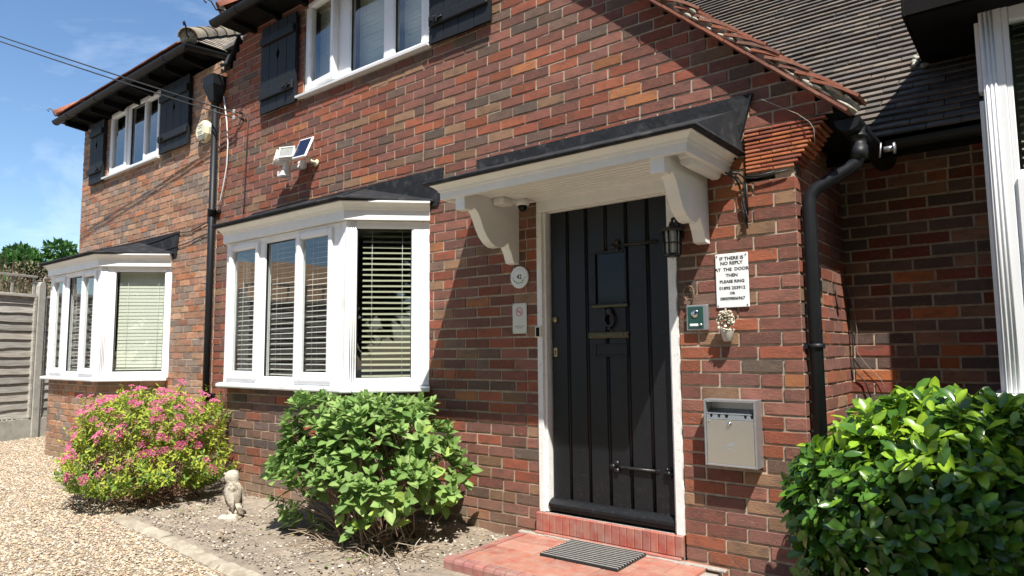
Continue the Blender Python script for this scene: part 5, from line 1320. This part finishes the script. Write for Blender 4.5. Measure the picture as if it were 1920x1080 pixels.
for q in range(5):
    m=MB(); r2=random.Random(q)
    for i in range(60):
        a=r2.uniform(0,2*PI); rr_=.036*math.sqrt(r2.random()); x,y=rr_*math.cos(a),rr_*math.sin(a); z=.012*(1-(rr_/.036)**2)+r2.uniform(-.004,.006); s=r2.uniform(.003,.0055)
        c=r2.choice([(.62,.10,.26),(.70,.16,.34),(.55,.07,.20),(.78,.30,.45)]); 
        m.add([(x-s,y,z),(x,y-s,z+s*.4),(x+s,y,z),(x,y+s,z+s*.4),(x,y,z+s*1.2)],[(0,1,4),(1,2,4),(2,3,4),(3,0,4)],0,False,c)
    fm.append(m.mesh('flower_head',M['flower']))
rg.shuffle(heads); cnt=0
for p,n,v in heads:
    if cnt>=215: break
    if v.y>.55 or v.z<-.25 or (v.z<.1 and rg.random()<.5): continue
    o=bpy.data.objects.new('flower_head',rg.choice(fm)); COL.objects.link(o); o.parent=sp; o.location=p+n*.02-WL[sp.name]
    o.rotation_euler=frame_from(n.cross(Vector((0,1,.1))).normalized(),n).to_euler(); s=rg.uniform(.7,1.35); o.scale=(s,s,s); cnt+=1

# ================================================================ FENCE
FD=Vector((.363,-.932,0)); FP=Vector((-12.33,0,0))
fe=empty('lapped_fence',tuple(FP),'weathered grey lapped board fence with concrete posts and trellis top','fence')
fa=math.atan2(FD.y,FD.x)
rg=random.Random(31)
FC=[(.40,.38,.34),(.34,.325,.29),(.44,.42,.37),(.31,.29,.26),(.38,.35,.30)]
bl=[]
for q in range(10):
    m=MB(); n=14; L=1.74; prof=[]; r2=random.Random(q)
    top=[(L*i/n,.14+.0*r2.random()) for i in range(n+1)]; bot=[(L*i/n,.006*math.sin(i*.7+q)+r2.uniform(-.005,.005)) for i in range(n+1)]
    m.T=Matrix.Rotation(R(9),4,'X'); m.prism(bot+top[::-1],-.008,.008,col=FC[q%5]); bl.append(m.mesh('fence_board',M['fence']))
def fbox(m,s0,s1,d0,d1,z0,z1,bev=.004,col=None): m.box(s0,d0,z0,s1,d1,z1,bev=bev,col=col)
FT=Matrix.Translation(FP)@Matrix.Rotation(fa,4,'Z')
for k in range(-3,7):
    s0=k*1.86
    if s0<-3.8: continue
    m=MB(); m.T=FT; m.prism([(s0-.05,0),(s0+.05,0),(s0+.05,2.33),(s0+.03,2.385),(s0,2.40),(s0-.03,2.385),(s0-.05,2.33)],-.055,.055); m.build('concrete_post',M['concrete'],fe)
    m=MB(); m.T=FT; fbox(m,s0+.052,s0+1.808,-.025,.025,0,.30); m.build('gravel_board',M['concrete'],fe)
    far= k>2
    m=MB(); m.T=FT
    for a,b in ((s0+.06,s0+.10),(s0+1.76,s0+1.80)): fbox(m,a,b,-.035,.035,.31,2.15,col=FC[0])
    fbox(m,s0+.06,s0+1.80,-.035,.035,2.1505,2.185,col=FC[2]); m.build('panel_frame',M['fence'],fe)
    for j in range(14):
        z=.315+j*.132; p=FT@Vector((s0+.06,-.0,z+.0)); place('fence_board',rg.choice(bl),fe,p,rot=(0,rg.uniform(-.003,.003),fa))
    for (a,b) in ((s0+.06,s0+1.80),):
        m=MB(); m.T=FT; fbox(m,a,b,-.015,.015,2.455,2.49,col=FC[3]); fbox(m,a,b,-.014,.014,2.187,2.2,col=FC[3]); m.build('trellis_rail',M['fence'],fe)
    for j in range(6):
        a=s0+.07+j*.338; m=MB(); m.T=FT; fbox(m,a,a+.038,-.032,-.0155,2.188,2.47,bev=.003,col=FC[j%5]); m.build('trellis_slat',M['fence'],fe)

# hedge, conifer and dead shrubs beyond the fence
def quad_cloud(name,parent,centers,n,s,cols,mat,seed,asp=.4):
    rn=np.random.default_rng(seed); C=np.array([c[:3] for c in centers]); Rr=np.array([c[3] for c in centers]); w=Rr**2; w/=w.sum()
    idx=rn.choice(len(C),n,p=w); v=rn.normal(size=(n,3)); v/=np.linalg.norm(v,axis=1)[:,None]; rad=Rr[idx]*(.55+.5*rn.random(n)**.5)
    P=C[idx]+v*rad[:,None]*np.array([1,1,.75])
    d=v*.7+rn.normal(size=(n,3))*.6+np.array([0,0,.25]); d/=np.linalg.norm(d,axis=1)[:,None]; u=np.cross(d,rn.normal(size=(n,3))); u/=np.linalg.norm(u,axis=1)[:,None]
    S=(s*(.6+.8*rn.random(n)))[:,None]
    V=np.stack([P,P+d*S*.5+u*S*asp*.5,P+d*S,P+d*S*.5-u*S*asp*.5],axis=1)
    F=np.arange(n*4).reshape(n,4); col=np.array(cols)[rn.integers(0,len(cols),n)]
    base=np.array(tuple(WL[parent.name])) if parent else 0
    me=np_mesh(name,V.reshape(-1,3)-base,F,M[mat],colr=np.repeat(col,4,axis=0)); o=bpy.data.objects.new(name,me); COL.objects.link(o); o.parent=parent; o['kind']='stuff'; return o
def tree(name,label,cat,base,h,cent,n,s,cols,seed,tr=.16,mat='leaf',group=None):
    t=empty(name,base,label,cat,group=group); rg=random.Random(seed); m=MB(); b=Vector(base)
    m.tube([b,b+Vector((.05,.03,h*.3)),b+Vector((-.05,.05,h*.65)),b+Vector((0,0,h*.95))],[tr,tr*.8,tr*.5,tr*.15],8); m.build('trunk',M['bark'],t,fixn=False)
    for c in cent:
        m=MB(); z=rg.uniform(.25,.7)*h; p=b+Vector((0,0,z)); q=Vector(c[:3]); m.tube([p,p.lerp(q,.5)+Vector((0,0,.1)),q],[tr*.4,tr*.25,tr*.1],5); m.build('limb',M['bark'],t,fixn=False)
    quad_cloud('crown',t,cent,n,s,cols,mat,seed); return t
CG=[(.04,.115,.022),(.055,.15,.028),(.085,.20,.04),(.03,.085,.018)]
# fallen petals and dry leaves on the bed and the gravel
def litter(name,n,xr,yr,s,cols,seed,z=.055):
    r2=np.random.default_rng(seed); x=r2.uniform(*xr,n); y=r2.uniform(*yr,n); a=r2.random(n)*6.28; S=s*(.5+r2.random(n))
    V=np.zeros((n,4,3))
    for k,(u,v) in enumerate(((-.5,0),(0,-.28),(.5,0),(0,.28))):
        V[:,k,0]=x+S*(u*np.cos(a)-v*np.sin(a)); V[:,k,1]=y+S*(u*np.sin(a)+v*np.cos(a)); V[:,k,2]=z+S*.25*r2.random(n)
    me=np_mesh(name,V.reshape(-1,3),np.arange(n*4).reshape(n,4),M['dryflower'],colr=np.repeat(np.array(cols)[r2.integers(0,len(cols),n)],4,axis=0)); o=place(name,me,None,(0,0,0)); o['kind']='stuff'
litter('fallen_leaves',150,(-5.3,-2.95),(-1.35,-.1),.035,[(.28,.19,.09),(.35,.25,.13),(.2,.13,.07),(.15,.2,.06)],5)
litter('fallen_petals',160,(-6.9,-5.1),(-1.9,-1.2),.014,[(.5,.18,.25),(.42,.2,.2),(.4,.28,.2)],6,z=.02)
rg=random.Random(41)
tree('conifer_tree','left of the two dark green conifers rising beyond the fence','tree',(-24,3.0,0),4.2,[(-24+rg.uniform(-.8,.8),3.0+rg.uniform(-.55,.5),rg.uniform(2.8,4.3),rg.uniform(.3,.5)) for _ in range(12)]+[(-24,2.95,4.2,.4)],9000,.17,CG,41)
tree('conifer_tree','right of the two dark green conifers, close to the wing wall','tree',(-23.5,4.1,0),4.4,[(-23.6+rg.uniform(-.8,.8),4.05+rg.uniform(-.45,.5),rg.uniform(2.8,4.35),rg.uniform(.3,.5)) for _ in range(12)]+[(-23.8,3.9,4.45,.38)],9000,.17,CG,42)
def dead_shrub(label,c,rad,n,seed,green=.0):
    t=empty('dead_shrub',(c[0],c[1],0),label,'shrub'); rg=random.Random(seed); tips=[]
    for i in range(n):
        v,p=shape_pt(rg,(c[0],c[1],c[2]),rad,low=-.2,seed=seed); tips.append(p)
    stems(t,(c[0],c[1],0),tips,n,.014,[(.28,.21,.15),(.36,.29,.22),(.2,.14,.1)],rg,.25,single=12)
    quad_cloud('dry_leaves',t,[(c[0]+rg.uniform(-1,1)*rad[0]*.7,c[1]+rg.uniform(-1,1)*rad[1]*.7,c[2]+rg.uniform(-.6,.8)*rad[2],.35) for _ in range(12)],3800,.06,[(.27,.21,.13),(.36,.29,.2),(.2,.15,.09)]+([(.08,.17,.04)]*3 if green else []),'leaf',seed)
dead_shrub('tangled bare brown shrub just beyond the fence trellis',(-15.2,.35,1.9),(.7,.7,1.15),170,51)
dead_shrub('greyish dry shrub beyond the fence, beside the wing corner',(-15.3,1.35,1.85),(.7,.6,1.0),170,52)
dead_shrub('patchy green and brown shrub beyond the left end of the trellis',(-15.4,-.6,1.75),(.7,.6,.95),120,53,green=1)
tree('hedge_tree','low green tree beyond the fence at the left edge','tree',(-19,1.2,0),2.8,[(-19+rg.uniform(-.8,.8),1.2+rg.uniform(-.8,.8),rg.uniform(1.4,2.7),.5) for _ in range(9)],5000,.12,CG,43)
# leafy tree outside the picture that shades the right hand corner
tree('shade_tree','leafy garden tree at the front right, throwing dappled shade','tree',(2.6,-2.6,0),3.9,[(1.85,-2.0,3.7,.42),(1.35,-2.7,4.0,.45),(1.2,-3.0,3.6,.35),(2.05,-2.1,3.9,.85),(2.5,-2.7,4.5,.9),(1.85,-1.6,4.25,.6),(2.9,-1.9,4.4,.8),(1.75,-2.35,3.4,.6),(1.6,-1.75,3.55,.42),(2.2,-1.3,3.5,.6),(2.5,-2.0,3.0,.8)],15000,.11,[(.06,.13,.03),(.08,.16,.035)],44,tr=.11)

# neighbour across the drive (mirrored in the panes)
nh=empty('neighbour_bungalow',(-24,-14,0),'pale rendered bungalow with a tan tiled roof across the drive','house')
m=MB(); m.T=Matrix.Translation((-24,-14,0))@Matrix.Rotation(R(25),4,'Z'); m.box(-4,-6,0,4,6,2.7); m.build('wall',M['render_wall'],nh)
m=MB(); m.T=Matrix.Translation((-24,-14,0))@Matrix.Rotation(R(25),4,'Z'); m.prism([(-4.5,2.65),(4.5,2.65),(0,4.9)],-6.3,6.3,col=(.42,.27,.16)); m.build('roof',M['tile'],nh)
for yy in (-3,2):
    m=MB(); m.T=Matrix.Translation((-24,-14,0))@Matrix.Rotation(R(25),4,'Z'); m.box(3.99,yy,1,4.04,yy+1.5,2.1); m.build('window',M['darkglass'],nh)

for k,(x,y,h,lb) in enumerate(((-4,-16,12,'broad unseen tree added to block sky light, furthest left of the row'),(1,-15,14,'tall unseen tree added behind the camera to block sky light'),(6,-14.5,14,'second tall unseen tree added to block sky light'),(10,-11,13,'large unseen tree added at the front right to block sky light'),(11,-5.5,10,'unseen tree added well to the right of the house to block sky light'))):
    rg=random.Random(60+k)
    tree('sky_block_tree',lb,'tree',(x,y,0),h*.7,[(x+rg.uniform(-2.3,2.3),y+rg.uniform(-1.6,1.6),rg.uniform(.2,.88)*h,rg.uniform(1.5,2.3)) for _ in range(15)],7000,.75,[(.04,.08,.02),(.055,.11,.03),(.03,.06,.018)],60+k,tr=.25,group='unseen trees added to block sky light')  # unseen trees, added to cut the sky fill on the house front
m=MB(); m.box(-60,-40,.004,60,-7.5,.012); o=m.build('road',M['asphalt'],kind='structure')  # unseen asphalt sheet, added to cut light bounced off the ground
he=empty('light_block_hedge',(1.3,-2.2,0),'unseen dark hedge added at the right to block light','hedge')  # unseen hedge, added to keep light off the recess and laurel
quad_cloud('foliage',he,[(1.15+.1*math.sin(i*2),-3.2+i*.28,z,.36) for i in range(9) for z in (.35,.9,1.4,1.8)],14000,.09,[(.035,.075,.02),(.05,.1,.025)],'leaf',71)
m=MB()
for i in range(5): m.tube([(1.2,-3.1+i*.5,0),(1.25,-3.05+i*.5,.8),(1.15,-3.1+i*.5,1.6)],[.03,.022,.008],6)
m.build('stem',M['bark'],he,kind='stuff',fixn=False)
